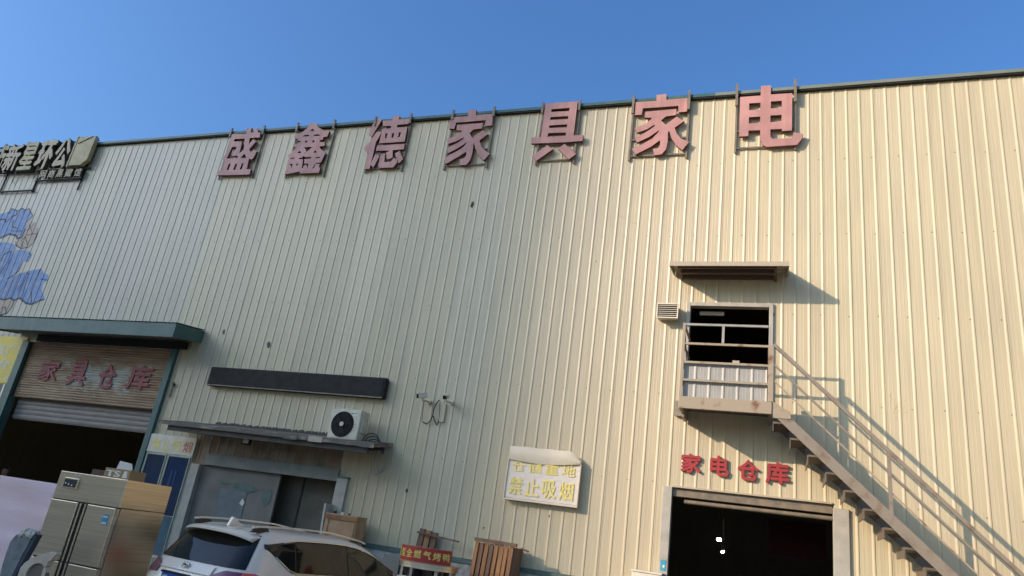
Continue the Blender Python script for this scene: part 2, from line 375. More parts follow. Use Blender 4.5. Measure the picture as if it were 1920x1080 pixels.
while True:
    xa = sheet0+i*4*P; xb = xa+4*P; i += 1
    if xa < -27.5: continue
    if xa > 12: break
    mb = MB(); cuts = sorted({xa, xb} | {o[k] for o in OPEN for k in (0, 1) if xa < o[k] < xb})
    yo = rs.uniform(0, .0018)
    for a, b in zip(cuts, cuts[1:]):
        mid = (a+b)/2; iv = [(ZB, ZT)]
        for o in OPEN:
            if o[0] <= mid <= o[1]:
                nv = []
                for z0, z1 in iv:
                    if o[2] > z0+.01: nv.append((z0, min(z1, o[2])))
                    if o[3] < z1-.01: nv.append((max(z0, o[3]), z1))
                iv = nv
        xs = breaks(a, b)
        for z0, z1 in iv:
            zz = [z0]+[z for z in (4, 7, 9) if z0 < z < z1]+[z1]
            mb.grid([[(x, D-prof(x)-yo, z) for x in xs] for z in zz])
            if b == xb: mb.grid([[(xb-.007, D-yo-.0035, z), (xb+.010, D-yo-.0045, z), (xb+.0105, D-yo-.0002, z)] for z in zz])   # lap of the next sheet
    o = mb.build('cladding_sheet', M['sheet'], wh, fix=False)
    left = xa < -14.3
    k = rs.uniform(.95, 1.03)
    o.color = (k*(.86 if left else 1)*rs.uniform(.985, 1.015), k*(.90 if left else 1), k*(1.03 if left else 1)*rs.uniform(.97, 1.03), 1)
# eave strip, roof and shell
MB().box((-27.6, D-.075, ZT-.012), (12.4, D+.10, ZT+.02), 0).build('eave_shadow_strip', M['black'], wh)  # black strip stands in for the shadow gap under the flashing
for a, b, m in ((-27.6, -1.2, 'teal'), (-1.2, 12.4, 'olive')):
    n = max(1, int((b-a)/5.6))
    for k in range(n):
        xa = a+(b-a)*k/n; xb = a+(b-a)*(k+1)/n
        mbx = MB()
        q = [(D-.09, ZT+.021), (D-.085, ZT+.095), (D+.1, ZT+.13), (D+.1, ZT+.021)]
        mbx.add([(xa+.003, y, z) for y, z in q]+[(xb-.003, y, z) for y, z in q], [(0, 1, 2, 3), (7, 6, 5, 4), (0, 4, 5, 1), (1, 5, 6, 2), (2, 6, 7, 3), (3, 7, 4, 0)])
        mbx.build('eave_flashing', M[m], wh)
YB = D+26
mb = MB(); mb.hexa([(-27.6, D+.11, ZT+.06), (12.4, D+.11, ZT+.06), (12.4, D+13, ZT+1.25), (-27.6, D+13, ZT+1.25), (-27.6, D+.11, ZT+.12), (12.4, D+.11, ZT+.12), (12.4, D+13, ZT+1.31), (-27.6, D+13, ZT+1.31)])
mb.hexa([(-27.6, D+13, ZT+1.25), (12.4, D+13, ZT+1.25), (12.4, YB, ZT+.06), (-27.6, YB, ZT+.06), (-27.6, D+13, ZT+1.31), (12.4, D+13, ZT+1.31), (12.4, YB, ZT+.12), (-27.6, YB, ZT+.12)])
mb.build('roof', M['roof'], wh)
for a, b in (((-27.56, D+.03, 0), (-27.46, YB, ZT+1.2)), ((12.26, D+.03, 0), (12.36, YB, ZT+1.2)), ((-27.4, YB-.1, 0), (12.2, YB, ZT+.1))):
    MB().box(a, b).build('side_wall', M['sheet'], wh)
# inner lining so that the hall behind the openings is closed and dark
mb = MB()
for (a, b) in ((-27.4, LD[0]-.25), (LD[1]+.25, MD[0]-.12), (MD[1]+.12, RD[0]-.15), (RD[1]+.15, 12.2)):
    mb.box((a, D+.12, 0), (b, D+.16, ZT))
mb.box((LD[0]-.249, D+.12, LD[3]+.1), (LD[1]+.249, D+.16, ZT)); mb.box((MD[0]-.119, D+.12, MD[3]), (MD[1]+.119, D+.16, ZT))
mb.box((RD[0]-.149, D+.12, RD[3]+.12), (UD[0]-.02, D+.16, ZT)); mb.box((UD[1]+.02, D+.12, RD[3]+.12), (RD[1]+.149, D+.16, ZT))
mb.box((UD[0]-.019, D+.12, RD[3]+.12), (UD[1]+.019, D+.16, UD[2]-.02)); mb.box((UD[0]-.019, D+.12, UD[3]+.02), (UD[1]+.019, D+.16, ZT))
mb.build('inner_lining', M['interior'], wh)
MB().box((-27.4, D+.2, .004), (12.2, YB-.15, .03)).build('hall_floor', M['interior'], wh)
MB().box((-6, D+.2, 4.1), (5, D+9, 4.45)).build('mezzanine_floor', M['interior'], wh)  # unseen upper room, added to keep the doorway above the stair dark
for a, b in ((-6, -5.9), (4.9, 5.0)): MB().box((a, D+.2, 4.46), (b, D+9, ZT)).build('mezzanine_partition', M['interior'], wh)
MB().box((-5.89, D+8.9, 4.46), (4.89, D+9, ZT)).build('mezzanine_partition', M['interior'], wh)
MB().box((-5.89, D+.2, 8.5), (4.89, D+8.89, 8.6)).build('mezzanine_ceiling', M['interior'], wh)
# plinth of painted masonry with a flashing strip on top
for a, b in ((-27.5, LD[0]-.22), (-13.1, -11.94), (-7.92, RD[0]-.16), (RD[1]+.24, 12.2)):
    MB().box((a, D-.03, 0), (b, D+.10, ZB-.085), bev=.006).build('plinth', M['plinth'], wh)
    if a > -10:
        x = a
        while x < b:
            e = min(b, x+3.0)
            MB().box((x+.002, D-.055, ZB-.084), (e-.002, D+.09, ZB-.004)).build('base_flashing', M['greenpaint' if x < -2 else 'olive'], wh); x = e
# door surrounds
def jb(x0, x1, z0, z1, m, y0=-.05, y1=.11, name='door_jamb'):
    return MB().box((x0, D+y0, z0), (x1, D+y1, z1), bev=.006).build(name, M[m], wh)
jb(LD[0]-.22, LD[0]+.02, 0, LD[3], 'teal', -.10); jb(LD[1]-.06, LD[1]+.10, 0, LD[3]+.1, 'teal', -.09)
jb(-11.93, -11.70, 0, 2.55, 'jamb', -.06); jb(MD[1]+.01, -7.94, 0, 2.62, 'jamb', -.07); jb(-8.19, -7.92, 2.621, 2.66, 'greenpaint', -.08, name='jamb_cap')
jb(-11.55, -8.19, 2.555, 2.80, 'bluegrey', -.06, name='lintel')
jb(RD[0]-.15, RD[0]+.0, 0, RD[3]-.012, 'jamb', -.035); jb(RD[1]-.01, RD[1]+.22, 0, RD[3]-.07, 'jamb', -.05)
jb(RD[0]+.002, RD[1]-.012, RD[3]-.02, RD[3]+.012, 'cream', -.03, .02, 'lintel')
jb(RD[0]+.002, RD[1]-.012, RD[3]-.16, RD[3]-.022, 'steel', .03, .12, 'lintel'); MB().tube([(RD[0]+.2, D+.07, RD[3]-.23), (RD[1]-.012, D+.07, RD[3]-.23)], .035, 10).build('shutter_roller', M['steel'], wh, smooth=True, angle=40)
MB().box((-.05, D+2.2, 2.35), (.95, D+2.25, 3.0)).build('hanging_sign', M['maroon'], wh)
jb(UD[0]-.06, UD[0]+.01, UD[2], UD[3]+.04, 'jamb', -.05); jb(UD[1]-.01, UD[1]+.06, UD[2], UD[3]+.04, 'jamb', -.05)
jb(UD[0]+.012, UD[1]-.012, UD[3]-.035, UD[3]+.04, 'jamb', -.045, name='lintel')
MB().box((UD[0]+.16, D+.17, 6.36), (UD[1]-.80, D+.21, 6.43)).build('inner_beam', M['cream'], wh)
# grimy strip of cladding over the middle doorway
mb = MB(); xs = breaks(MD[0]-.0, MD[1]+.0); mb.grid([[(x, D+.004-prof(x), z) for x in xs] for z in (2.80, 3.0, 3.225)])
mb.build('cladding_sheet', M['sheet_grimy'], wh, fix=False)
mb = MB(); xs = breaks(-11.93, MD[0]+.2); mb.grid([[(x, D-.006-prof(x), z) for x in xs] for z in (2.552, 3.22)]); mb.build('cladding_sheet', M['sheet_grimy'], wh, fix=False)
# screw rows (thousands of a few pixels each) as one part
mb = MB(); ks = int((12-X0)/P)
for z in (9.50, 7.92, 6.35, 4.78, 3.21):
    k = -124
    while k < ks:
        x = X0+k*P-.075+random.uniform(-.01, .01); zz = z+random.uniform(-.015, .015); k += 2
        if any(o[0]-.1 < x < o[1]+.1 and o[2]-.1 < zz < o[3]+.1 for o in OPEN): continue
        mb.tube([(x, D+.001, zz), (x, D-.008, zz)], .0085, 6)
sc_ = mb.build('fastener_screws', M['scuff'], wh); sc_['kind'] = 'stuff'
def conform(mb, poly, off, mi=0):                          # lay a polygon (x, z) on the ribbed wall
    xs = [p[0] for p in poly]; br = breaks(min(xs), max(xs))
    for a, b in zip(br, br[1:]):
        def clip(pl, keep, xc):
            out = []
            for i in range(len(pl)):
                p, q = pl[i-1], pl[i]; kp, kq = keep(p[0]), keep(q[0])
                if kp != kq:
                    t = (xc-p[0])/(q[0]-p[0]); out.append((xc, p[1]+t*(q[1]-p[1])))
                if kq: out.append(q)
            return out
        c = clip(poly, lambda x: x >= a, a)
        if len(c) >= 3: c = clip(c, lambda x: x <= b, b)
        if len(c) >= 3:
            ya, yb = prof(a+1e-6), prof(b-1e-6)
            mb.add([(x, D-(ya+(yb-ya)*(x-a)/(b-a))-off, z) for x, z in c], [list(range(len(c)))], mi)
    return mb
def blob(cx, cz, r, n=9, e=1.6):
    return [(cx+math.cos(2*math.pi*k/n)*r*random.uniform(.5, 1.2), cz+e*math.sin(2*math.pi*k/n)*r*random.uniform(.5, 1.2)) for k in range(n)]
mb = MB()
for px, py, r in ((504, 647, .07), (420, 622, .05), (886, 384, .05), (884, 386, .03), (327, 722, .03), (1450, 590, .035), (1030, 968, .02), (1118, 490, .012), (907, 990, .02), (763, 920, .03)):
    p = at(px, py); conform(mb, blob(p.x, p.z, r), .004)
o = mb.build('scuff_marks', M['scuff'], wh, fix=False); o['kind'] = 'stuff'
mb = MB()
for k in range(26):
    p = at(1678+random.gauss(0, 13), 765+random.gauss(0, 13)); a_ = random.uniform(-.6, .6); l_ = random.uniform(.015, .05); w_ = random.uniform(.002, .005)
    dx, dz = math.cos(a_+math.pi/3)*l_, math.sin(a_+math.pi/3)*l_
    conform(mb, [(p.x-dx, p.z-dz), (p.x-dx+w_*2, p.z-dz), (p.x+dx, p.z+dz), (p.x+dx-w_, p.z+dz+w_)], .003)
for (xa, ya, xb, yb) in ((1160, 405, 1175, 412), (1180, 416, 1195, 421), (1196, 421, 1195, 432)):
    p, q = at(xa, ya), at(xb, yb); conform(mb, [(p.x, p.z), (q.x+.004, q.z), (q.x+.004, q.z+.014), (p.x, p.z+.014)], .003)
o = mb.build('scratch_marks', M['scratch'], wh, fix=False); o['kind'] = 'stuff'
p = at(327, 730); MB().box((p.x-.06, D-.05, p.z-.2), (p.x-.03, D-.023, p.z+.15)).box((p.x-.06, D-.10, p.z+.1), (p.x+.01, D-.051, p.z+.15)).build('wall_bracket', M['steel'], wh)

# unseen blocks added behind the camera to keep the left of the wall, the car and the yard in shade
ob = thing('yard_shade_block', 'added unseen block behind the camera that shades the yard', 'building', (-32, -12, 0))
MB().box((-44, -17, 0), (-21, -7, 12.2)).build('wall', M['tower'], ob)
MB().box((-44.3, -17.3, 12.21), (-20.7, -6.7, 12.6)).build('roof', M['roof'], ob)
for k in range(2): MB().box((-41+k*11, -7.04, 2.5), (-36+k*11, -6.96, 5)).build('window', M['towerwin'], ob)
tx = -3.6-1.17*170; ty = D-170
tw = thing('wall_shade_block', 'added unseen tall block far behind the camera that shades the left wall', 'building', (tx-15, ty-9, 0))
q = [(tx-40, ty), (tx, ty), (tx-1.3*16, ty-16), (tx-40-1.3*16, ty-16)]
MB().hexa([(x, y, 0) for x, y in q]+[(x, y, 152) for x, y in q]).build('wall', M['tower'], tw)
# ================================================================== LARGE SIGN LETTERS AT THE EAVE
def tr(pts, off, sc): return [(off[0]+x/sc, off[1]+y/sc) for x, y in pts]
LET = []
LET.append(((400, 232), 9.82, [
 [[(335,190),(605,180),(625,75),(705,70),(693,160),(745,160),(740,118),(795,65),(830,112),(812,157),(865,160),(858,250),(668,262),(655,375),(735,280),(787,325),(665,465),(672,500),(695,520),(742,475),(797,500),(755,600),(705,660),(655,645),(612,832),(690,840),(665,932),(75,950),(60,935),(78,868),(155,858),(207,690),(160,655),(225,555),(285,430),(315,300)],
  [(390,280),(578,272),(560,470),(478,548),(532,328),(382,326)], [(345,430),(425,425),(415,470),(385,497),(350,490),(345,600),(440,585),(462,630),(245,638)],
  [(572,555),(608,628),(500,628)], [(285,740),(318,735),(282,850),(245,853)], [(408,735),(440,730),(402,845),(365,848)], [(525,728),(558,722),(520,840),(485,843)]]],
 'pink letter at the left end of the large eave sign, three slots at its foot', (436, 497)))
LET.append(((525, 222), 9.0, [
 [[(525,70),(612,80),(650,150),(740,200),(838,210),(795,308),(735,312),(722,358),(680,362),(665,398),(758,400),(748,465),(665,472),(690,520),(768,580),(715,690),(685,745),(600,752),(605,765),(670,770),(655,820),(680,835),(655,915),(335,928),(330,895),(75,948),(100,870),(118,780),(125,755),(135,695),(155,688),(150,670),(130,620),(190,580),(225,535),(275,490),(220,480),(245,425),(335,422),(340,400),(355,382),(300,375),(295,345),(245,345),(240,300),(260,272),(380,230),(450,170)],
  [(550,172),(580,212),(505,212)], [(375,305),(420,282),(488,275),(480,302)], [(572,275),(640,265),(690,292),(570,297)], [(428,375),(460,372),(452,410),(425,410)], [(550,372),(590,370),(570,405),(542,405)],
  [(405,488),(550,482),(450,560),(415,592),(445,548)], [(325,548),(365,582),(288,586)], [(600,538),(622,578),(558,578)], [(170,684),(185,668),(242,662),(238,683)],
  [(318,683),(335,662),(375,660),(395,625),(412,650),(528,652),(520,678),(415,685),(405,760),(480,765),(472,835),(440,780),(395,800),(390,842),(365,840),(380,770),(385,688)],
  [(608,652),(660,645),(685,668),(600,672)], [(160,768),(210,765),(190,845),(180,790)], [(270,768),(310,765),(285,805)], [(588,772),(602,772),(570,840),(550,842)]]],
 'faded pink channel letter of three stacked peaked forms, second of the large eave sign', (560, 629)))
LET.append(((675, 210), 9.0, [
 [[(265,100),(370,130),(200,415),(140,372)]],
 [[(300,318),(360,345),(320,430),(265,510),(240,640),(160,960),(82,962),(135,690),(115,690),(60,612),(170,500),(200,440)]],
 [[(385,150),(548,138),(555,65),(670,68),(655,125),(840,112),(828,198),(630,218),(622,262),(800,250),(752,500),(325,528),(375,290),(520,275),(528,232),(382,240)], [(430,362),(470,358),(448,438),(420,442)], [(545,355),(578,352),(562,430),(530,435)], [(655,345),(692,342),(672,422),(642,426)]],
 [[(290,568),(755,538),(740,628),(552,645),(550,772),(460,800),(440,690),(500,650),(270,655)]],
 [[(262,708),(335,735),(225,940),(180,890),(195,845)]],
 [[(350,710),(425,705),(412,830),(425,848),(520,840),(560,785),(625,790),(630,850),(560,935),(330,945),(305,905)]],
 [[(590,710),(670,655),(728,800),(650,868),(632,800)]]],
 'faded pink channel letter with a slanting double left stroke, third of the large eave sign', (706, 772)))
LET.append(((825, 198), 9.0, [
 [[(185,195),(465,178),(480,75),(612,68),(605,160),(895,135),(880,332),(758,345),(768,245),(272,288),(240,390),(150,388)]],
 [[(285,325),(725,292),(712,385),(565,402),(498,465),(545,545),(720,415),(812,480),(665,590),(700,690),(760,760),(845,808),(735,925),(640,830),(595,720),(580,640),(565,640),(550,780),(510,920),(440,1000),(340,1005),(330,905),(400,890),(440,840),(445,775),(330,850),(95,985),(75,880),(230,800),(370,720),(445,640),(450,622),(300,720),(130,805),(125,715),(280,640),(400,560),(400,535),(280,600),(135,645),(115,565),(250,520),(330,470),(375,422),(282,415)]]],
 'faded pink roofed channel letter in the shaded middle of the large eave sign', (851, 928)))
LET.append(((990, 184), 8.308, [
 [[(270,85),(775,48),(710,580),(860,572),(848,665),(560,688),(50,708),(60,612),(200,605)], [(368,172),(648,150),(640,200),(362,215)], [(350,295),(630,278),(622,325),(345,340)], [(332,425),(612,408),(605,452),(328,467)], [(315,545),(595,535),(585,585),(305,600)]],
 [[(300,732),(388,795),(130,975),(60,905)]], [[(570,712),(750,870),(635,955),(465,790)]]],
 'faded pink letter with four slots above two splayed feet in the large eave sign', (1019, 1088)))
LET.append(((1178, 170), 7.714, [
 [[(108,165),(408,145),(410,62),(550,48),(552,130),(858,105),(850,300),(728,312),(725,218),(212,255),(195,348),(95,352)]],
 [[(245,305),(697,265),(692,352),(545,372),(475,430),(540,492),(700,375),(808,440),(670,535),(700,620),(760,690),(880,742),(780,860),(690,790),(625,690),(595,590),(575,590),(570,740),(545,850),(480,920),(375,935),(355,842),(430,830),(460,780),(458,715),(330,810),(105,922),(48,845),(200,775),(350,690),(445,590),(440,575),(310,665),(125,752),(92,678),(240,610),(380,515),(378,490),(270,560),(128,608),(85,545),(240,485),(340,405),(335,390),(238,388)]]],
 'sunlit pink roofed channel letter, second from the right end of the large eave sign', (1189, 1293)))
LET.append(((1375, 152), 7.2, [
 [[(92,215),(368,195),(375,65),(508,58),(505,180),(795,162),(790,665),(655,675),(655,645),(500,652),(500,750),(525,780),(790,768),(815,690),(945,712),(925,780),(860,860),(450,888),(395,860),(365,790),(362,662),(205,668),(200,742),(78,748)], [(215,300),(368,292),(365,382),(212,392)], [(508,275),(655,265),(652,360),(505,370)], [(210,487),(365,478),(362,562),(208,572)], [(500,465),(652,455),(648,545),(500,555)]]],
 'sunlit pink letter with a curled tail at the right end of the large eave sign', (1382, 1491)))
DF = .115
for off, sc, pieces, lab, (ul, ur) in LET:
    W = [[[(p.x, p.z) for p in (at(x, y, DF) for x, y in tr(r, off, sc))] for r in pc] for pc in pieces]
    allp = [q for pc in W for r in pc for q in r]
    x0 = min(q[0] for q in allp); x1 = max(q[0] for q in allp); z0 = min(q[1] for q in allp); z1 = max(q[1] for q in allp)
    t = thing('sign_letter', lab, 'sign letter', ((x0+x1)/2, D-.05, z0), group='large pink letters along the eave')
    for k, pc in enumerate(W):
        mb = MB(); outline(mb, pc, D-DF-.001*k, .062); mb.build('letter_stroke', [M['pink'], M['pinkside']], t, fix=False)
    for px in (ul, ur):
        yy = 272-(px-182)*.0775; p = at(px, yy, .05)
        MB().box((p.x-.02, D-.062, z0-.06), (p.x+.02, D-.024, ZT-.03)).build('frame_upright', M['steel'], t)
        MB().box((p.x-.025, D-.135, ZT-(.29 if px > 1150 else .1)), (p.x+.025, D-.095, ZT+(.24 if px > 1350 else .17))).build('roof_hook', M['steel'], t)
    pl = at(ul, 272-(ul-182)*.0775, .05).x; prr = at(ur, 272-(ur-182)*.0775, .05).x
    for z in (z0+.03, z0+.42):
        MB().box((pl+.021, D-.055, z), (prr-.021, D-.027, z+.03)).build('frame_crossbar', M['steel'], t)

# ------------------------------------------------------------------ small raised letters
def small_letters(chars, boxes, d, th, bold, mats, labels, group):
    for ch, (x0, y0, x1, y1), lab in zip(chars, boxes, labels):
        cx = (x0+x1)/2; cy = (y0+y1)/2
        a = at(x0, cy, d); b = at(x1, cy, d); c = at(cx, y0, d); e = at(cx, y1, d)
        X_0, X_1 = a.x, b.x; Z0, Z1 = e.z, c.z
        mb = MB(); k = bold
        fn = quadfn((X_0, D-d+th, Z0), (X_1, D-d+th, Z0), (X_0, D-d+th, Z1), (X_1, D-d+th, Z1))
        text_on(mb, ch, lambda u, v, h: fn(k+u*(1-2*k), k+v*(1-2*k), h), th, bold, 0, 1)
        tag(mb.build('raised_letter', mats, fix=False), lab, 'sign letter', group)
small_letters('家电仓库', [(1276, 850, 1315, 887), (1331, 854, 1367, 893), (1382, 862, 1423, 901), (1435, 866, 1480, 908)], .055, .035, .035, [M['red'], M['redside']],
  ['leftmost bright red letter above the dark right-hand doorway', 'second bright red letter above the dark right-hand doorway', 'third bright red letter above the right-hand doorway, with a pointed roof shape', 'rightmost bright red letter above the dark right-hand doorway, next to the stair'], 'bright red letters over the right doorway')

# ------------------------------------------------------------------ left goods door: shutter, canopy, letters
PX0, PX1 = LD[0]+.05, LD[1]-.07
def corr(mb, x0, x1, z0, z1, y, pitch, amp, mi=0):
    n = int((z1-z0)/pitch*6); rows = []
    for i in range(n+1):
        z = z0+(z1-z0)*i/n; yy = y-amp*(.5-.5*math.cos(2*math.pi*(z-z0)/pitch)); rows.append([(x0, yy, z), (x1, yy, z)])
    return mb.grid(rows, mi)
t = thing('roller_shutter', 'rust-stained ribbed shutter pulled up over the left goods door', 'shutter', ((PX0+PX1)/2, D+.05, 3.1))
corr(MB(), PX0, PX1, 3.63, 5.07, D+.02, .062, .022).build('ribbed_panel', M['shutter'], t, fix=False, smooth=True)
for k in range(4):
    z = 3.12+k*.118; mb = MB()
    rows = [[(PX0+.05, D+.16-.018*math.sin(math.pi*j/5), z+.112*j/5), (PX1-.02, D+.16-.018*math.sin(math.pi*j/5), z+.112*j/5)] for j in range(6)]
    mb.grid(rows).build('slat', M['rollgrey'], t, fix=False, smooth=True)
MB().box((PX0+.05, D+.17, 3.1), (PX1-.02, D+.19, 3.64)).build('backing', M['interior'], t)
for k in range(24): MB().box((PX0-.05, D-.03, 3.66+k*.058), (PX0-.012, D+.0, 3.69+k*.058)).build('guide_clip', M['black'], t)
small_letters('家具仓库', [(74, 674, 110, 715), (127, 675, 164, 724), (184, 683, 218, 729), (240, 684, 284, 732)], .018, .016, .03, [M['darkred'], M['pinkside']],
  ['leftmost dark red letter on the rusty shutter', 'second dark red letter from the left on the rusty shutter', 'third dark red letter from the left on the rusty shutter', 'rightmost dark red letter on the rusty shutter'], 'dark red letters on the rusty shutter')
t = thing('door_canopy', 'dark teal metal canopy over the left goods door', 'canopy', (-15.7, D-.4, 5.1))
cx0, cx1 = -18.85, -12.67
MB().hexa([(cx0, D-.9, 5.15), (cx1, D-.9, 5.15), (cx1, D-.88, 5.15), (cx0, D-.88, 5.15), (cx0, D-.9, 5.47), (cx1, D-.9, 5.47), (cx1, D-.88, 5.47), (cx0, D-.88, 5.47)]).build('fascia', M['teal'], t)
for x0, x1 in ((cx0, cx0+.02), (cx1-.02, cx1)):
    MB().hexa([(x0, D-.879, 5.15), (x1, D-.879, 5.15), (x1, D-.025, 5.28), (x0, D-.025, 5.28), (x0, D-.879, 5.468), (x1, D-.879, 5.468), (x1, D-.025, 5.57), (x0, D-.025, 5.57)]).build('side_fascia', M['teal'], t)
MB().hexa([(cx0+.021, D-.879, 5.19), (cx1-.021, D-.879, 5.19), (cx1-.021, D-.03, 5.31), (cx0+.021, D-.03, 5.31), (cx0+.021, D-.879, 5.21), (cx1-.021, D-.879, 5.21), (cx1-.021, D-.03, 5.33), (cx0+.021, D-.03, 5.33)]).build('soffit', M['soffit'], t)
mb = MB(); rows = []
for y, z in ((D-.92, 5.475), (D-.03, 5.585)):
    rows.append([(cx0+(cx1-cx0)*i/220, y, z+(.02 if i % 4 == 0 else 0)) for i in range(221)])
mb.grid(rows).build('roof_sheet', M['teal'], t, fix=False)
MB().box((cx0+.9, D-.15, 5.09), (cx1-.35, D-.04, 5.26)).build('shutter_box', M['black'], t)
# yellow banner and dark panel at the left edge
mb = MB().box((-21.6, D-.045, 3.93), (-18.42, D-.03, 5.19), 0)
y = D-.045
for s, x0, x1, z0, z1 in (('家具厂', -19.95, -18.62, 4.66, 4.95), ('材料仓', -19.95, -18.75, 4.30, 4.60), ('6', -18.72, -18.55, 3.98, 4.12)):
    text_on(mb, s, quadfn((x0, y, z0), (x1, y, z0), (x0, y, z1), (x1, y, z1)), .003, .012, 1)
tag(mb.build('wall_banner', [M['yellow'], M['bannertext']], fix=False), 'bright yellow banner with white print left of the goods door', 'banner')
t = thing('cladding_board', 'dark blue-grey panel below the yellow banner', 'panel', (-20, D-.06, 0))
MB().box((-21.6, D-.06, .2), (-18.62, D-.03, 3.90), bev=.004).build('sheet', M['navy'], t)
MB().box((-18.615, D-.075, .1), (-18.56, D-.03, 3.91)).build('edge_strip', M['alu'], t)

# ------------------------------------------------------------------ old sign at the left end of the eave
gold = []
def oldletter(name, ch, x0, x1, z0, z1, d, th, m, lab, grp, bold=.06):
    t = thing(name, lab, 'sign letter', ((x0+x1)/2, D-d, z0), group=grp)
    mb = MB(); fn = quadfn((x0, D-d+th, z0), (x1, D-d+th, z0), (x0, D-d+th, z1), (x1, D-d+th, z1))
    text_on(mb, ch, fn, th, bold, 0, 1); mb.build('letter_face', [M[m], M['signside']], t, fix=False)
    MB().box((x0+.08, D-d+th+.01, z0+.1), (x0+.13, D-.024, z1+.05)).box((x1-.13, D-d+th+.01, z0+.1), (x1-.08, D-.024, z1+.05)).build('mounting_bracket', M['black'], t)
dd = .22
spec = [('行', -2, 9, 'far left tan letter of the old eave sign, cut by the frame', 'signgold'), ('新', 10, 36, 'tan letter second from the left in the old eave sign', 'signgold2'), ('星', 40, 66, 'tan letter in the middle of the old eave sign', 'signgold'), ('环', 71, 98, 'tan letter beside the roof-shaped one in the old eave sign', 'signgold2'), ('公', 104, 129, 'tan roof-shaped letter next to the blank plate of the old eave sign', 'signgold2')]
for ch, pa, pb, lab, m in spec:
    zc = 297-pa*.075; a = at(pa, zc, dd); b = at(pb, zc-2, dd)
    oldletter('old_sign_letter', ch, a.x, b.x, 10.30, 11.20, dd, .12, m, lab, 'tan letters of the old eave sign', .032 if ch in '星新' else .05)
a = at(135, 288, dd); b = at(168, 286, dd)
t = thing('blank_sign_plate', 'blank yellowish plate at the right end of the old eave sign', 'sign plate', ((a.x+b.x)/2, D-.2, 10.3))
mb = MB().prism([(a.x, 10.32), (b.x-.2, 10.32), (b.x, 10.5), (b.x, 11.27), (a.x, 11.27)], D-dd, D-.10); mb.build('plate', M['signgold'], t)
MB().box((a.x-.03, D-dd-.015, 10.28), (a.x+.02, D-dd+.1, 11.3)).build('edge_trim', M['signgold2'], t)
MB().bar((a.x+.1, D-dd-.012, 11.05), (b.x-.1, D-dd-.012, 11.26), .015).build('wire', M['cable'], t)
for k, (ch, pa) in enumerate(zip('网商黑藏馆', (78, 94, 110, 127, 144))):
    a = at(pa, 319-k*1.5, .16); b = at(pa+12, 318-k*1.5, .16)
    oldletter('old_small_letter', ch, a.x, b.x, 9.98, 10.24, .16, .06, 'signgold2', ['leftmost', 'second', 'middle', 'fourth', 'rightmost'][k]+' small tan letter below the old eave sign', 'small tan letters below the old eave sign', .02)
t = thing('steel_gantry', 'dark steel frame carrying the old eave sign', 'frame', (-20.8, D-.1, 9.8))
for z, x0, x1 in ((10.27, -23.5, -18.5), (9.93, -20.6, -18.75), (9.62, -22.0, -20.5), (11.2, -23.5, -18.6)):
    MB().box((x0, D-.09, z), (x1, D-.05, z+.04)).build('rail', M['black'], t)
for x in (-22.0, -20.6, -18.75): MB().box((x-.02, D-.05, 9.6), (x+.02, D-.022, 11.2)).build('post', M['black'], t)
for px, y0, y1 in ((32, 315, 342), (72, 311, 334), (130, 300, 333)):
    p = at(px, y0, .18); q = at(px-9, y1, .03); MB().bar(p, q, .025).build('stay', M['alu'], t)
for px in (12, 55, 101, 131, 181):
    p = at(px, 281-px*.075, .05); MB().box((p.x-.04, D-.13, ZT-.1), (p.x+.04, D-.1, ZT+.28)).build('roof_hook', M['steel'], t)

# ------------------------------------------------------------------ mural on the ribs
t = thing('wall_mural', 'blue and beige graffiti painted on the ribbed wall at the left edge', 'mural', (-20.5, D-.01, 5.8))
mp = lambda pts: [(p.x, p.z) for p in (at(x/4.5, 370+y/4.5) for x, y in pts)]
B1 = [(-130,150),(0,140),(60,130),(100,95),(150,115),(190,92),(215,110),(245,95),(280,160),(225,210),(215,270),(180,330),(140,325),(80,310),(40,330),(0,345),(-130,360)]
B2 = [(-130,390),(0,380),(60,378),(130,400),(125,450),(185,440),(270,460),(265,490),(235,545),(195,540),(160,620),(100,672),(-130,700)]
B3 = [(-130,705),(100,674),(170,640),(250,620),(310,610),(345,600),(375,635),(412,660),(400,705),(365,720),(350,770),(380,860),(320,880),(265,905),(215,890),(170,850),(120,870),(90,850),(40,865),(0,858),(-130,870)]
C1 = [(225,215),(275,200),(315,225),(325,265),(310,330),(280,390),(235,425),(180,432),(140,410),(135,375),(170,335),(200,310),(218,270)]
C2 = [(-60,872),(40,868),(120,875),(100,930),(60,980),(0,995),(-60,990)]
mb = MB()
for pl in (B1, B2, B3): conform(mb, mp(pl), .004)
mb.build('blue_paint', M['mural_blue'], t, fix=False)
for pl in (C1, C2): conform(MB(), mp(pl), .0035).build('beige_paint', M['mural_beige'], t, fix=False)
mb = MB()
def stroke(pts, w):
    q = mp(pts)
    for a, b in zip(q, q[1:]):
        dx, dz = b[0]-a[0], b[1]-a[1]; l = math.hypot(dx, dz) or 1; nx, nz = -dz/l*w, dx/l*w; ex, ez = dx/l*w*.5, dz/l*w*.5
        conform(mb, [(a[0]-ex+nx, a[1]-ez+nz), (b[0]+ex+nx, b[1]+ez+nz), (b[0]+ex-nx, b[1]+ez-nz), (a[0]-ex-nx, a[1]-ez-nz)], .007)
stroke([(0,345),(40,330),(80,310),(140,325),(150,350),(185,335),(215,270)], .028)
stroke([(0,190),(45,185),(50,210),(110,160),(140,150),(145,125)], .022); stroke([(60,130),(85,135),(100,95),(150,115),(190,92),(215,110),(245,95),(280,160),(225,210)], .015)
stroke([(115,195),(105,250),(150,265)], .018); stroke([(105,285),(190,285)], .014); stroke([(205,110),(195,140)], .014)
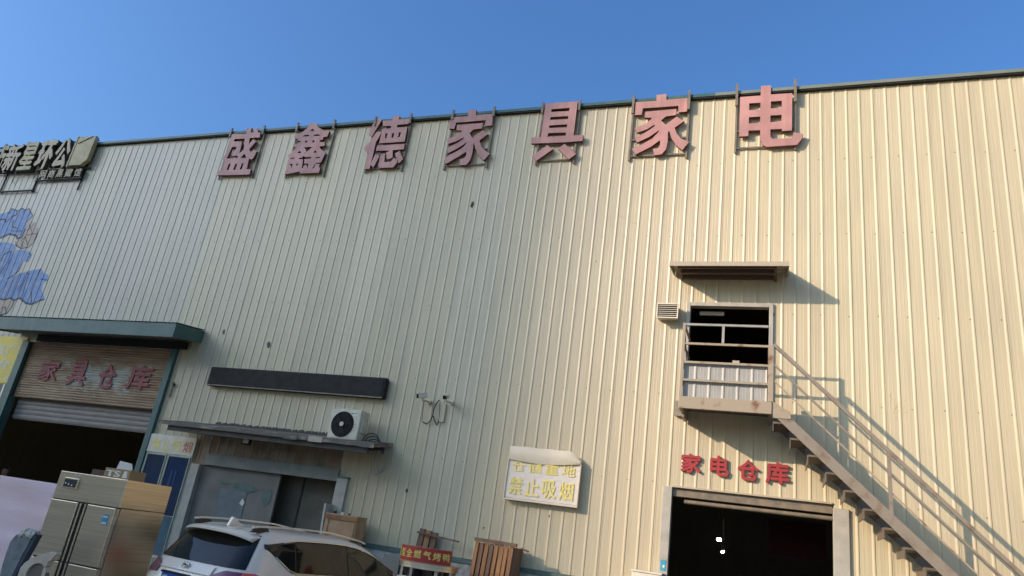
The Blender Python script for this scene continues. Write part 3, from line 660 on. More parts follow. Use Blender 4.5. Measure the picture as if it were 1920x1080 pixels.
stroke(C1[3:10], .016); stroke([(230,285),(300,220)], .012); stroke([(225,320),(320,305)], .012); stroke([(190,420),(185,360),(215,335),(235,400)], .014); stroke([(250,230),(275,310)], .01)
stroke(C2[2:6], .018); stroke([(10,985),(25,930),(45,925),(55,975)], .015)
stroke([(0,545),(40,480),(100,455),(70,540),(5,640)], .02); stroke([(235,545),(265,490),(250,470)], .016); stroke([(195,540),(160,620),(100,672),(60,690)], .018); stroke([(100,520),(20,650)], .012)
stroke([(0,858),(40,865),(90,850),(120,870),(170,850),(215,890),(265,905),(320,880),(370,860)], .026)
for a, b in (((170,640),(95,840)), ((215,650),(150,830)), ((250,625),(185,850)), ((300,690),(265,780)), ((345,605),(300,700)), ((265,780),(265,900)), ((110,700),(40,850)), ((60,715),(5,800)), ((345,690),(405,700)), ((250,650),(225,640)), ((150,780),(205,700))):
    stroke([a, b], .016)
o = mb.build('dark_outline', M['mural_line'], t, fix=False); o['kind'] = 'stuff'
# ================================================================== MIDDLE OF THE WALL
# black sign box
a = at(396, 688, .16); b = at(726, 707, .16); zt = (a.z+b.z)/2; zb = at(555, 735, .16).z
t = thing('blank_sign_box', 'long blank black sign box above the middle awning', 'sign box', ((a.x+b.x)/2, D-.08, zb))
MB().box((a.x, D-.16, zb), (b.x, D-.024, zt), bev=.03).build('box', M['black'], t)
MB().box((a.x+.03, D-.168, zb+.045), (b.x-.06, D-.161, zt-.03)).build('face_panel', M['black'], t)
MB().box((a.x+.02, D-.166, zb+.006), (b.x-.03, D-.1605, zb+.03)).build('bottom_trim', M['steel'], t)
# awning
t = thing('door_awning', 'dirty flat awning over the middle doorway, carrying the air conditioner', 'awning', (-9.9, D-.4, 3.1))
ax0, ax1 = -12.42, -7.12
MB().hexa([(ax0, D-.82, 3.235), (ax1, D-.82, 3.20), (ax1, D-.02, 3.34), (ax0, D-.02, 3.36), (ax0, D-.82, 3.315), (ax1, D-.82, 3.275), (ax1, D-.02, 3.42), (ax0, D-.02, 3.44)]).build('roof_slab', M['awning'], t)
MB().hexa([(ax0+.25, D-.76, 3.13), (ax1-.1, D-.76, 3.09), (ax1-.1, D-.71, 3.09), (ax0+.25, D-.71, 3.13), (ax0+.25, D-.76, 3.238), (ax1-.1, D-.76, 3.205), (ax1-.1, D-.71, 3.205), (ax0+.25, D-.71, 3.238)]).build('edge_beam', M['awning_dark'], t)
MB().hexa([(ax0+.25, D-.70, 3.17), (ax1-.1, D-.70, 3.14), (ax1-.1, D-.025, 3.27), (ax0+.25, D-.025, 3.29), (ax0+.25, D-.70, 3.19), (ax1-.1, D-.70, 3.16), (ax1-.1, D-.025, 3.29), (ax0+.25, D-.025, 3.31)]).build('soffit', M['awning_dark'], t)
for k in range(9):
    x = ax0+.4+k*.58; MB().box((x, D-.832, 3.19), (x+.32, D-.822, 3.30)).build('fascia_scrap', M['awning' if k % 3 else 'cream'], t) if k in (5, 6, 8) else None
mb = MB()
for k in range(20): mb.add([], []); x = ax0+.9+k*.17; mb.hexa([(x-.1, D-.06, 3.40), (x+.1, D-.06, 3.40), (x+.1, D-.025, 3.40), (x-.1, D-.025, 3.40), (x-.06, D-.05, 3.46+random.uniform(0, .05)), (x+.05, D-.05, 3.46), (x+.05, D-.027, 3.5), (x-.06, D-.027, 3.48)])
o = mb.build('dirt_ledge', M['awning_dark'], t); o['kind'] = 'stuff'
# floodlight under it
p = at(463, 826, .5)
t = thing('flood_light', 'small square floodlight under the middle awning', 'light', (p.x, p.y, 2.9))
MB().box((p.x-.10, p.y-.03, p.z-.09), (p.x+.10, p.y+.03, p.z+.09), bev=.008).build('casing', M['black'], t)
MB().box((p.x-.07, p.y-.034, p.z-.06), (p.x+.07, p.y-.031, p.z+.06)).build('lens', M['floodface'], t)
MB().bar((p.x, p.y, p.z+.08), (p.x, p.y, 3.2), .02).build('bracket', M['black'], t)
# air conditioner
a = at(613, 815, .62); b = at(668, 822, .62); w = b.x-a.x; z0 = 3.29; h = .60
ax, ay = a.x, D-.62
t = thing('air_conditioner', 'old white outdoor air conditioning unit standing on the middle awning', 'air conditioner', (ax+w/2, ay+.16, z0))
MB().box((ax, ay, z0+.03), (ax+w, ay+.34, z0+.03+h), bev=.02).build('casing', M['acwhite'], t)
for xx in (ax+.08, ax+w-.16): MB().box((xx, ay-.01, z0-.02), (xx+.08, ay+.35, z0+.03)).build('foot', M['steel'], t)
cx, cz, R = ax+.30, z0+.03+h/2-.01, .255
f = MB().disc((cx, ay-.004, cz), R, 36, 'y', .01).build('fan_opening', M['black'], t)
fb = MB()
for k in range(3):
    q = k*2.1; fb.add([(cx+.05*math.cos(q), ay-.011, cz+.05*math.sin(q)), (cx+.21*math.cos(q+.1), ay-.012, cz+.21*math.sin(q+.1)), (cx+.2*math.cos(q+1.0), ay-.018, cz+.2*math.sin(q+1.0)), (cx+.05*math.cos(q+.9), ay-.013, cz+.05*math.sin(q+.9))], [(0, 1, 2, 3)])
fb.build('fan_blades', M['rubber'], f)
gb = MB()
for k in range(8): gb.torus((cx, ay-.028, cz), .05+k*.027, .003, 32, 4)
for k in range(12):
    q = k*math.pi/6; gb.bar((cx+.05*math.cos(q), ay-.028, cz+.05*math.sin(q)), (cx+.245*math.cos(q), ay-.026, cz+.245*math.sin(q)), .004)
gb.build('fan_grille', M['black'], t); MB().disc((cx, ay-.034, cz), .045, 20, 'y', .012).build('hub_cap', M['acwhite'], t)
s = MB().box((ax+w-.235, ay-.004, z0+h-.10), (ax+w-.07, ay-.001, z0+h+.0)).build('rating_label', M['white'], t)
MB().box((ax+w-.22, ay-.007, z0+h-.07), (ax+w-.19, ay-.005, z0+h-.04)).box((ax+w-.18, ay-.007, z0+h-.06), (ax+w-.09, ay-.005, z0+h-.047)).build('label_print', M['green'], s)
for k in range(3): MB().box((ax+w-.25, ay-.003, z0+.33-k*.06), (ax+w-.05, ay-.001, z0+.336-k*.06)).build('vent_groove', M['steel'], t)
MB().box((ax+w-.006, ay+.07, z0+.2), (ax+w+.03, ay+.27, z0+.5), bev=.01).build('valve_cover', M['acwhite'], t)
MB().tube([(ax+w+.02, ay+.2, z0+.5), (ax+w+.06, ay+.2, z0+.42), (ax+w+.05, ay+.21, z0+.25), (ax+w+.06, ay+.22, z0+.1)], .008, 6).build('pipe', M['cream'], t, smooth=True)
# coiled cable beside it
mb = MB()
for k in range(5):
    pts = []
    for j in range(22):
        q = j/21*math.pi*1.15; pts.append((ax+w+.06+.36*(.5-.5*math.cos(q))+.02*k, ay+.15+.03*k, z0+.05-.035*k+.17*math.sin(q)*(1-.1*k)))
    mb.tube(pts, .011, 6)
tag(mb.build('cable_coil', M['cable'], smooth=True), 'black looped cable beside the air conditioner', 'cable')
mb = MB()
for k in range(3):
    mb.tube([(ax+w+.42+.15*math.sin(j/20*2*math.pi)*(1-.12*k)+.02*k, D-.35+.05*k, z0-.25+.30*math.cos(j/20*2*math.pi)*(1-.1*k)) for j in range(21)], .006, 6)
tag(mb.build('hanging_wire_loop', M['cablegrey'], smooth=True), 'thin grey wire loops hanging from the end of the awning', 'cable')
# cameras
def cctv(px, py, bx, by, lab, aim):
    c = at(px, py, .30); base = at(bx, by, .02)
    t = thing('security_camera', lab, 'camera', (base.x, D-.02, base.z), group='security cameras on the wall')
    aim = Vector(aim).normalized()
    body = MB(); body.bar(c-aim*.09, c+aim*.09, .075, .075); body.build('body', M['acwhite'], t)
    MB().bar(c-aim*.06+Vector((0, 0, .045)), c+aim*.125+Vector((0, 0, .045)), .095, .012).build('sun_hood', M['acwhite'], t)
    MB().bar(c+aim*.091, c+aim*.125, .07, .07).build('lens', M['black'], t)
    MB().tube([c-Vector((0, 0, .04)), c-Vector((0, 0, .09)), (base.x, D-.06, base.z)], .017, 8).build('arm', M['acwhite'], t, smooth=True)
    MB().disc((base.x, D-.035, base.z), .045, 14, 'y', .05).build('wall_mount', M['acwhite'], t)
cctv(793, 742, 805, 754, 'left security camera, side on, above the black cable loop', (-.8, -.5, -.25))
cctv(837, 744, 847, 756, 'right security camera, facing the yard, above the plastic trunking', (.15, -1, -.35))
def wire(pts, d, r): return [at(x, y, d) for x, y in pts]
mb = MB().tube(wire([(824, 750), (818, 757), (813, 768), (811, 780), (806, 790), (800, 795), (792, 791)], .05, 0), .012, 6).tube(wire([(812, 780), (815, 790), (819, 797), (823, 790)], .05, 0), .012, 6).tube(wire([(795, 752), (793, 770), (791, 790)], .045, 0), .005, 5).tube(wire([(825, 752), (824, 775), (822, 792)], .045, 0), .005, 5)
tag(mb.build('camera_cable', M['cable'], smooth=True), 'black crossed cable between the two security cameras', 'cable')
a = at(836, 758); b = at(829, 798)
tag(MB().box((a.x-.06, D-.04, b.z+.06), (a.x+.03, D-.012, a.z), bev=.005).build('cable_trunking', M['sheet']), 'pale plastic trunking below the right security camera', 'trunking')
# no-smoking board
A, B_, C_, E_ = at(957, 836, .14), at(1090, 848, .14), at(945, 935, .14), at(1082, 950, .14)
bx0, bx1 = (A.x+C_.x)/2, (B_.x+E_.x)/2; bz1, bz0 = (A.z+B_.z)/2, (C_.z+E_.z)/2
t = thing('no_smoking_board', 'white board with yellow print and torn top film, right of the cameras', 'notice board', ((bx0+bx1)/2, D-.08, bz0))
MB().box((bx0, D-.12, bz0), (bx1, D-.024, bz1-.13)).build('backing', M['boardwhite'], t)
n = 26; rows = []
for j in range(5):
    rows.append([(bx0+(bx1-bx0)*i/n, D-.128-.002*math.sin(i*.9+j)-.004*(j/4)*math.sin(i/n*math.pi), (bz0+.03)+(bz1-.26-bz0-.03)*j/4-(.05*math.sin(i/n*math.pi) if j == 4 else 0)) for i in range(n+1)])
film = MB().grid(rows).build('film', M['filmwhite'], t, fix=False, smooth=True)
mb = MB()
H = bz1-bz0; W_ = bx1-bx0
for s, u0, u1, v0, v1 in (('禁止吸烟', .04, .97, .10, .42), ('仓储重地', .05, .97, .53, .74)):
    for k, ch in enumerate(s):
        a0 = bx0+W_*(u0+(u1-u0)*(k+.06)/4); a1 = bx0+W_*(u0+(u1-u0)*(k+.86)/4)
        text_on(mb, ch, quadfn((a0, D-.1355, bz0+H*v0), (a1, D-.1355, bz0+H*v0), (a0, D-.1355, bz0+H*v1), (a1, D-.1355, bz0+H*v1)), .002, .018)
mb.build('lettering', M['yellowprint'], film, fix=False)
fl = MB(); rows = []
for j in range(6):
    v = j/5; r_ = []
    for i in range(n+1):
        u = i/n; low = bz1-.245-.05*math.sin(u*math.pi)+.03*u; top = bz1-.005*math.sin(u*20)-(max(0, u-.86)*1.15)
        r_.append((bx0+(bx1-bx0)*u, D-.150-.02*math.sin(v*math.pi)-.008*math.sin(u*9), low+(top-low)*v))
    rows.append(r_)
fl.grid(rows).build('torn_flap', M['boardwhite'], t, fix=False, smooth=True)
MB().box((bx0-.012, D-.15, bz0-.012), (bx1+.012, D-.10, bz0+.012)).build('bottom_frame', M['boardwhite'], t)
for xx in (bx0-.012, bx1-.004): MB().box((xx, D-.15, bz0+.013), (xx+.016, D-.10, bz1-.22)).build('side_frame', M['boardwhite'], t)
# small no-smoking plate above the blue panes
t = thing('no_smoking_plate', 'white plate with yellow and red print above the blue glass panes', 'notice board', (-12.63, D-.05, 2.69))
MB().box((-13.28, D-.07, 2.69), (-11.95, D-.028, 3.09), bev=.004).build('plate', M['bluegrey' if 0 else 'white'], t)
for k, ch in enumerate('禁止吸烟'):
    x = -13.16+k*.30; mb = MB(); text_on(mb, ch, quadfn((x, D-.07, 2.76), (x+.24, D-.07, 2.76), (x, D-.07, 2.99), (x+.24, D-.07, 2.99)), .003, .015)
    if k == 3: mb.box((x-.01, D-.0725, 2.745), (x+.26, D-.0705, 2.75)); 
    mb.build('letter', M['yellowprint' if k < 3 else 'redprint'], t, fix=False)
# blue glass panes
t = thing('blue_glass_partition', 'two tall blue glass panes in a pale frame beside the goods door', 'glazing', (-12.6, D-.05, .5))
MB().box((-13.28, D-.040, .5), (-11.96, D-.032, 2.688)).build('back_board', M['white'], t)
for x0, x1 in ((-13.22, -12.66), (-12.60, -11.98)):
    MB().box((x0+.02, D-.060, 1.42), (x1-.02, D-.050, 2.64)).build('pane', M['bluefilm'], t)
    MB().box((x0+.02, D-.060, .62), (x1-.02, D-.050, 1.40)).build('lower_pane', M['bluelight'], t)
    for xx in (x0, x1-.02): MB().box((xx, D-.078, .55), (xx+.02, D-.041, 2.665)).build('stile', M['alu'], t)
    for zz in (.55, 2.642): MB().box((x0+.021, D-.074, zz), (x1-.021, D-.041, zz+.02)).build('rail', M['alu'], t)
for k, (x, w_) in enumerate(((-12.42, .07), (-12.30, .05))): MB().box((x, D-.066, 1.45), (x+w_, D-.062, 2.35)).build('blue_strip', M['bluestrip'], t)
# middle doorway: leaves
t = thing('sliding_door', 'scuffed grey door leaf on the left of the middle doorway', 'door', (-10.7, D+.08, 0))
MB().box((MD[0]-.1, D+.05, 0), (-9.62, D+.10, 2.75), bev=.004).build('leaf', M['doorgrey'], t)
pa = at(392, 932); pb = at(443, 975)
MB().box((-11.05, D+.040, 1.50), (-10.35, D+.047, 2.12)).build('torn_poster', M['paper'], t)
mb = MB()
for k in range(9): mb.box((-11.0, D+.037, 1.55+k*.052), (-10.42, D+.039, 1.556+k*.052))
mb.build('poster_print', M['doorgrey'], t)
MB().prism([(-10.42, 1.98), (-10.34, 1.9), (-10.38, 1.83), (-10.47, 1.87)], D+.030, D+.036).build('paper_scrap', M['paperwhite'], t)
for poly in ([(-11.2, 2.30), (-11.05, 2.24), (-10.7, 2.27), (-10.5, 2.30), (-10.2, 2.24), (-10.05, 2.2), (-10.3, 2.1), (-10.6, 2.13), (-10.8, 2.18), (-11.1, 2.2)], [(-9.98, 2.2), (-9.75, 2.22), (-9.72, 1.98), (-9.85, 1.88), (-9.95, 2.0)]):
    conf = MB().prism(poly, D+.0385, D+.0395); conf.build('green_paint_patch', M['greenpaint'], t)
t = thing('inner_door', 'dark olive-grey inner door in the right of the middle doorway', 'door', (-9, D+.5, 0))
for a, b in ((-9.95, -9.30), (-9.25, -7.9)): MB().box((a, D+.42, 0), (b, D+.46, 2.9)).build('leaf_panel', M['dooolive'], t)
MB().box((-9.29, D+.415, 0), (-9.26, D+.45, 2.9)).build('gap_strip', M['gasket'], t)
MB().box((-8.75, D+.40, 1.93), (-8.6, D+.415, 1.95)).build('latch', M['steel'], t)

# ================================================================== STAIR, UPPER DOOR CANOPY, VENT
t = thing('upper_door_canopy', 'small cream canopy with brown soffit over the upper door', 'canopy', (-.75, D-.35, 6.6))
dc = .72
a = at(1255, 493, dc); b = at(1480, 489, dc); zf = (at(1255, 491, dc).z+b.z)/2; fx0, fx1 = a.x, b.x
zw = zf+.13
MB().box((fx0, D-dc, zf-.085), (fx1, D-dc+.025, zf)).build('fascia', M['cream'], t)
MB().hexa([(fx0, D-dc+.026, zf-.03), (fx1, D-dc+.026, zf-.03), (fx1, D-.02, zw-.03), (fx0, D-.02, zw-.03), (fx0, D-dc+.026, zf-.005), (fx1, D-dc+.026, zf-.005), (fx1, D-.02, zw), (fx0, D-.02, zw)]).build('roof_sheet', M['cream'], t)
for x0, x1 in ((fx0, fx0+.02), (fx1-.02, fx1)):
    MB().hexa([(x0, D-dc+.026, zf-.085), (x1, D-dc+.026, zf-.085), (x1, D-.022, zw-.13), (x0, D-.022, zw-.13), (x0, D-dc+.026, zf-.032), (x1, D-dc+.026, zf-.032), (x1, D-.022, zw-.032), (x0, D-.022, zw-.032)]).build('side_fascia', M['cream'], t)
for y0, y1, dz in ((-dc+.10, -dc+.15, .10), (-.38, -.33, .10), (-.10, -.05, .08)):
    MB().box((fx0+.18, D+y0, zf-.085), (fx1-.22, D+y1, zf-.085+dz)).build('soffit_beam', M['brown'], t)
for xx in (fx0+.16, fx1-.22): MB().bar((xx, D-dc+.1, zf-.07), (xx, D-.03, zw-.22), .04).build('bracket', M['brown'], t)
p, q = at(1232, 568, .22), at(1271, 597, .22)
t = thing('vent_hood', 'white louvred vent box on the wall left of the upper door', 'vent', ((p.x+q.x)/2, D-.1, q.z))
MB().box((p.x+.02, D-.20, q.z+.02), (q.x-.02, D-.022, p.z-.02)).build('duct', M['acwhite'], t)
MB().box((p.x+.02, D-.206, q.z+.02), (q.x-.02, D-.201, p.z-.02)).build('dark_back', M['black'], t)
for x0, x1, z0, z1 in ((p.x, q.x, p.z-.022, p.z), (p.x, q.x, q.z, q.z+.022), (p.x, p.x+.022, q.z+.023, p.z-.023), (q.x-.022, q.x, q.z+.023, p.z-.023)): MB().box((x0, D-.235, z0), (x1, D-.20, z1)).build('frame', M['white'], t)
for k in range(6):
    z = q.z+.045+k*(p.z-q.z-.06)/6; MB().hexa([(p.x+.023, D-.232, z), (q.x-.023, D-.232, z), (q.x-.023, D-.21, z+.018), (p.x+.023, D-.21, z+.018), (p.x+.023, D-.232, z+.005), (q.x-.023, D-.232, z+.005), (q.x-.023, D-.21, z+.020), (p.x+.023, D-.21, z+.020)]).build('louvre', M['white'], t)
# stair
DS = 1.0; YF = D-DS
st = thing('external_staircase', 'grey steel stair and railed landing leading to the upper door', 'staircase', (.5, D-.5, 0))
lx0 = at(1273, 742, DS).x; lx1 = at(1447, 750, DS).x
zb1 = (at(1271, 743, DS).z+at(1450, 752, DS).z)/2; zb0 = zb1-.20
MB().box((lx0, YF, zb0), (lx1+.0, YF+.05, zb1), bev=.006).build('front_beam', M['stair_rust'], st)
for x in (lx0, lx1-.05): MB().box((x, YF+.051, zb0+.01), (x+.05, D-.024, zb1-.01)).build('side_beam', M['stair'], st)
MB().box((lx0+.051, YF+.051, zb1-.05), (lx1-.051, D-.024, zb1-.012)).build('landing_deck', M['tread'], st)
MB().bar((lx0+.02, D-.05, zb0-.02), (lx0+.02, D-.5, zb0-.02), .05).build('bracket', M['stair'], st)
MB().box((lx0-.17, D-.08, zb0+.05), (lx0-.02, D-.024, zb0+.32)).build('wall_plate', M['stair'], st)
zr = [(at(1280, y0, DS).z+at(1440, y1, DS).z)/2 for y0, y1 in ((607, 612), (642, 650), (678, 685), (712, 719))]
pw = .045
MB().box((lx0, YF+.0, zb1+.001), (lx0+pw, YF+pw, zr[0]+.02)).build('post', M['stair_rust'], st)
MB().box((lx1-pw-.01, YF+.0, zr[1]+.0), (lx1-.01-.012, YF+pw, zr[0]+.02)).build('post', M['guard'], st)
MB().box((lx1-pw-.02, YF-.004, zb1+.001), (lx1+.02, YF+pw+.01, zr[1]+.02)).build('post', M['stair_rust'], st)
xm = at(1356, 625, DS).x; MB().box((xm-.02, YF+.004, zr[1]+.021), (xm+.02, YF+.04, zr[0]-.021)).build('post', M['guard'], st)
for i_, z in enumerate(zr):
    MB().box((lx0+pw, YF+.006, z-.018), (lx1-pw-.021, YF+.042, z+.018)).build('rail', M['guard' if i_ == 0 else 'stair_rust'], st)
    MB().box((lx0+.005, YF+pw+.001, z-.016), (lx0+.037, D-.024, z+.016)).build('side_rail', M['stair'], st)
MB().bar((lx0+.02, YF+.06, zr[0]-.05), (lx0+.02, D-.1, zr[2]), .02).build('side_brace', M['stair'], st)
gx0, gx1 = lx0+.05, lx1-.075
xs = breaks(gx0, gx1); mb = MB(); mb.grid([[(x, YF+.075-prof(x), z) for x in xs] for z in (zb1+.0, zr[2]-.012)]); mb.build('guard_sheet', M['guard'], st, fix=False)
MB().box((xm+.16, YF+.045, zr[2]+.02), (xm+.27, YF+.07, zr[2]+.07)).build('paper_scrap', M['cream'], st)
# flight: slope fitted along the front stringer
s0 = at(1467, 776, DS); s1 = at(1790, 1080, DS); sl_ = (s1.z-s0.z)/(s1.x-s0.x)
hs = .20
def line(x, z0, x0): return z0+(x-x0)*sl_
xe = s0.x+(s0.z)/(-sl_)
def slanted(y0, y1, zoff, h, xa, xb, name, m, parent=st):
    za = line(xa, s0.z, s0.x)+zoff; zb_ = line(xb, s0.z, s0.x)+zoff
    return MB().hexa([(xa, y0, za-h), (xb, y0, zb_-h), (xb, y1, zb_-h), (xa, y1, za-h), (xa, y0, za), (xb, y0, zb_), (xb, y1, zb_), (xa, y1, za)]).build(name, M[m], parent)
xt = lx1+.02
for y0, nm in ((YF, 1), (D-.14, 0)):
    slanted(y0, y0+.012, .06, .21, xt, xe, 'stringer', 'stair')
    slanted(y0-.0+(.013 if nm else -.053), y0+(.065 if nm else -.001), .055, .02, xt, xe, 'stringer_flange', 'stair')
    slanted(y0-.0+(.013 if nm else -.053), y0+(.065 if nm else -.001), -.125, .02, xt, xe, 'stringer_flange', 'stair')
MB().prism([(lx1+.021, zb1-.0), (lx1+.021, zb0-.06), (lx1+.28, zb0-.06), (lx1+.28, zb1-.16)], YF-.012, YF-.002).build('gusset', M['stair_rust'], st)
nst = int(s0.z/.235)
for k in range(nst):
    z = zb1-.065-(k+1)*.235; x = xt+.0+k*(.235/-sl_)
    if z < .1: break
    mb = MB().box((x, YF+.07, z-.03), (x+.25, D-.20, z)); mb.hexa([(x+.238, YF+.07, z-.10), (x+.25, YF+.07, z-.10), (x+.25, D-.20, z-.10), (x+.238, D-.20, z-.10), (x+.238, YF+.07, z-.031), (x+.25, YF+.07, z-.031), (x+.25, D-.20, z-.031), (x+.238, D-.20, z-.031)]); mb.box((x, YF+.07, z-.15), (x+.012, D-.20, z-.031))
    mb.build('tread', M['tread'], st)
hr = [((1447, 645), (1917, 1078)), ((1447, 682), (1877, 1080)), ((1447, 712), (1810, 1055))]
for k, (pa, pb) in enumerate(hr):
    A = at(*pa, DS); B2_ = at(*pb, DS); A.x = lx1+.02; s_ = (B2_.z-A.z)/(B2_.x-A.x); xend = xe-.1
    w_ = (.055, .03, .022)[k]
    MB().bar((A.x, YF+.02, A.z), (xend, YF+.02, A.z+(xend-A.x)*s_), w_, w_).build('handrail' if k == 0 else 'rail', M['stair' if k < 2 else 'stair_rust'], st)
pz = at(1667, 848, DS)
for k in range(3):
    x = pz.x+k*1.55; zt_ = at(1447, 645, DS).z+(x-lx1-.02)*((at(1917, 1078, DS).z-at(1447, 645, DS).z)/(at(1917, 1078, DS).x-lx1-.02))
    zl = line(x, s0.z, s0.x)+.06
    if zl < .1: break
    MB().box((x-.025, YF-.001, zl-.1), (x+.025, YF+.045, zt_-.02)).build('post', M['stair'], st)

# lamps inside the hall
def lamp(px, py, Y, r, lab, cat='lamp'):
    p = atY(px, py, Y); t = thing('ceiling_lamp', lab, cat, (p.x, p.y, p.z-.1))
    MB().disc((p.x, p.y, p.z), r, 14, 'z', .04).build('bulb', M['lamp'], t); MB().disc((p.x, p.y, p.z+.06), r*1.3, 14, 'z', .05).build('housing', M['steel'], t)
    MB().bar((p.x, p.y, p.z+.08), (p.x, p.y, p.z+.9), .02).build('rod', M['steel'], t)
lamp(1348, 1012, D+7, .05, 'small lit white lamp inside the right doorway, the upper one')
lamp(1355, 1035, D+9, .035, 'small lit white lamp inside the right doorway, the lower one')
lamp(228, 802, D+4, .05, 'small lit lamp under the edge of the left shutter')
a = at(1243, 1058, .06)
t = thing('wall_sticker', 'small blue sticker on the left jamb of the right doorway', 'sticker', (a.x, D-.04, a.z-.1))
MB().box((a.x-.045, D-.043, a.z-.10), (a.x+.045, D-.0355, a.z+.07)).build('sheet', M['sticker'], t)
MB().box((a.x-.005, D-.046, a.z-.05), (a.x+.025, D-.0435, a.z-.01)).build('print', M['bannertext'], t)
a = at(1185, 1068, .45); b = at(1240, 1074, .45)
t = thing('white_cabinet', 'white cabinet just peeking up left of the right doorway', 'cabinet', ((a.x+b.x)/2, D-.25, 0))
zc = (a.z+b.z)/2
MB().box((a.x, D-.45, .05), (b.x, D-.06, zc-.03), bev=.008).build('body', M['white'], t)
MB().box((a.x-.015, D-.465, zc-.029), (b.x+.015, D-.05, zc), bev=.006).build('top', M['white'], t)
for k in range(2): MB().box((a.x+.03+k*(b.x-a.x)/2, D-.458, .1), (a.x-.03+(k+1)*(b.x-a.x)/2, D-.4515, zc-.08)).build('door', M['white'], t)
# ================================================================== YARD
# stainless refrigerator
fY = 7.5; fx1 = atY(239.2, 900.7, fY).x; fx0 = fx1-1.22; FH = 1.95; fd = .80
t = thing('steel_refrigerator', 'tall stainless four-door commercial refrigerator standing in the yard', 'refrigerator', ((fx0+fx1)/2, fY+.4, 0))
MB().box((fx0+.004, fY+.045, .14), (fx1-.004, fY+fd, 1.585), bev=.004).build('cabinet', M['stainless'], t)
MB().box((fx0, fY, 1.592), (fx1, fY+fd, FH), bev=.006).build('header_panel', M['stainless'], t)
xm = (fx0+fx1)/2
def fdoor(x0, x1, z0, z1, hinge):
    d = MB().box((x0, fY-.012, z0), (x1, fY+.04, z1), bev=.008).build('door', M['stainless'], t)
    return d
for z0, z1 in ((.85, 1.578), (.17, .835)):
    fdoor(fx0+.01, xm-.105, z0, z1, 0); fdoor(xm+.075, fx1-.035, z0, z1, 1)
    for xx in (xm-.072, xm+.012): MB().box((xx, fY-.004, z0), (xx+.03, fY+.018, z1)).build('handle_strip', M['stainless'], t)
    MB().box((xm-.104, fY+.02, z0), (xm+.074, fY+.04, z1)).build('handle_recess', M['gasket'], t)
    MB().box((fx1-.032, fY+.002, z0), (fx1-.004, fY+.03, z1)).build('hinge_strip', M['stainless'], t)
MB().box((fx0+.01, fY+.0, .836), (fx1-.01, fY+.03, .849)).build('gasket', M['gasket'], t)
MB().box((fx0+.01, fY+.004, 1.579), (fx1-.01, fY+.03, 1.591)).build('gasket', M['gasket'], t)
c = MB().box((fx0+.13, fY-.02, 1.735), (fx0+.40, fY+.001, 1.875), bev=.006).build('control_panel', M['stainless'], t)
MB().box((fx0+.15, fY-.024, 1.755), (fx0+.37, fY-.021, 1.855)).build('display', M['gasket'], c)
for k in range(3): MB().box((fx0+.17+k*.06, fY-.027, 1.79-.01*k), (fx0+.195+k*.06, fY-.0245, 1.81-.01*k)).build('button', M['white'], c)
lg = MB(); text_on(lg, '恒冷', quadfn((fx0+.27, fY-.0005, 1.89), (fx0+.39, fY-.0005, 1.89), (fx0+.27, fY-.0005, 1.925), (fx0+.39, fY-.0005, 1.925)), .003, .03); lg.build('name_badge', M['white'], t, fix=False)
s = MB().box((fx1-.21, fY-.016, 1.36), (fx1-.11, fY-.0125, 1.49)).build('energy_label', M['sticker'], t)
MB().box((fx1-.20, fY-.019, 1.45), (fx1-.12, fY-.0165, 1.47)).box((fx1-.20, fY-.019, 1.37), (fx1-.12, fY-.0165, 1.395)).build('label_print', M['white'], s)
for xx in (fx0+.08, fx1-.12):
    for yy in (fY+.08, fY+fd-.1): MB().tube([(xx, yy, 0), (xx, yy, .139)], .025, 10).build('leg', M['chrome'], t, smooth=True, angle=40)
# cartons on top of it
t = thing('printed_carton', 'open brown carton with white print on top of the refrigerator', 'carton', (fx1-.3, fY+.3, FH))
bx = atY(207, 880, fY+.3).x; ex = atY(252, 890, fY+.3).x
MB().box((bx, fY+.22, FH+.001), (ex, fY+.5, FH+.13)).build('box', M['card'], t)
MB().prism([(bx+.10, FH+.128), (ex-.06, FH+.128), (ex-.10, FH+.22), (bx+.13, FH+.24)], fY+.30, fY+.305).build('paper_sheet', M['paperwhite'], t)
tm = MB(); text_on(tm, 'TS', quadfn((bx+.04, fY+.219, FH+.02), (ex-.17, fY+.219, FH+.02), (bx+.04, fY+.219, FH+.10), (ex-.17, fY+.219, FH+.10)), .003, .04); tm.build('print', M['paperwhite'], t, fix=False)
MB().prism([(ex-.12, FH+.02), (ex-.03, FH+.02), (ex-.05, FH+.11), (ex-.10, FH+.11)], fY+.2165, fY+.2195).build('tape', M['paperwhite'], t)
bx2 = atY(178, 884, fY+.35).x; ex2 = atY(206, 890, fY+.35).x
tag(MB().box((bx2, fY+.3, FH+.001), (ex2-.02, fY+.52, FH+.085), bev=.005).build('dark_carton', M['darkcard']), 'low dark brown carton lying left of the printed one on the refrigerator', 'carton')

# lilac board leaning behind, person behind it
t = thing('foam_board', 'large lilac-white board standing behind the refrigerator', 'board', (-12, 9.0, 0))
bz = atY(60, 900, 9.0).z; n = 20
rows = [[(-14.6+(5.2)*i/n, 9.0+.03*math.sin(i*.7+j*.8)+.02*math.sin(j*2.1), bz*j/12) for i in range(n+1)] for j in range(13)]
rows2 = [[(p[0], p[1]+.05, p[2]) for p in r] for r in rows]
MB().grid(rows).build('front_sheet', M['lilac'], t, fix=False, smooth=True); MB().grid(rows2).build('back_sheet', M['lilac'], t, fix=False, smooth=True)
MB().grid([rows[-1], rows2[-1]]).build('top_edge', M['lilac'], t, fix=False)
for k in range(2): MB().bar((-13.5+k*3, 9.08, 0), (-13.5+k*3, 9.08, bz-.05), .05).build('prop', M['wood_grey'], t)

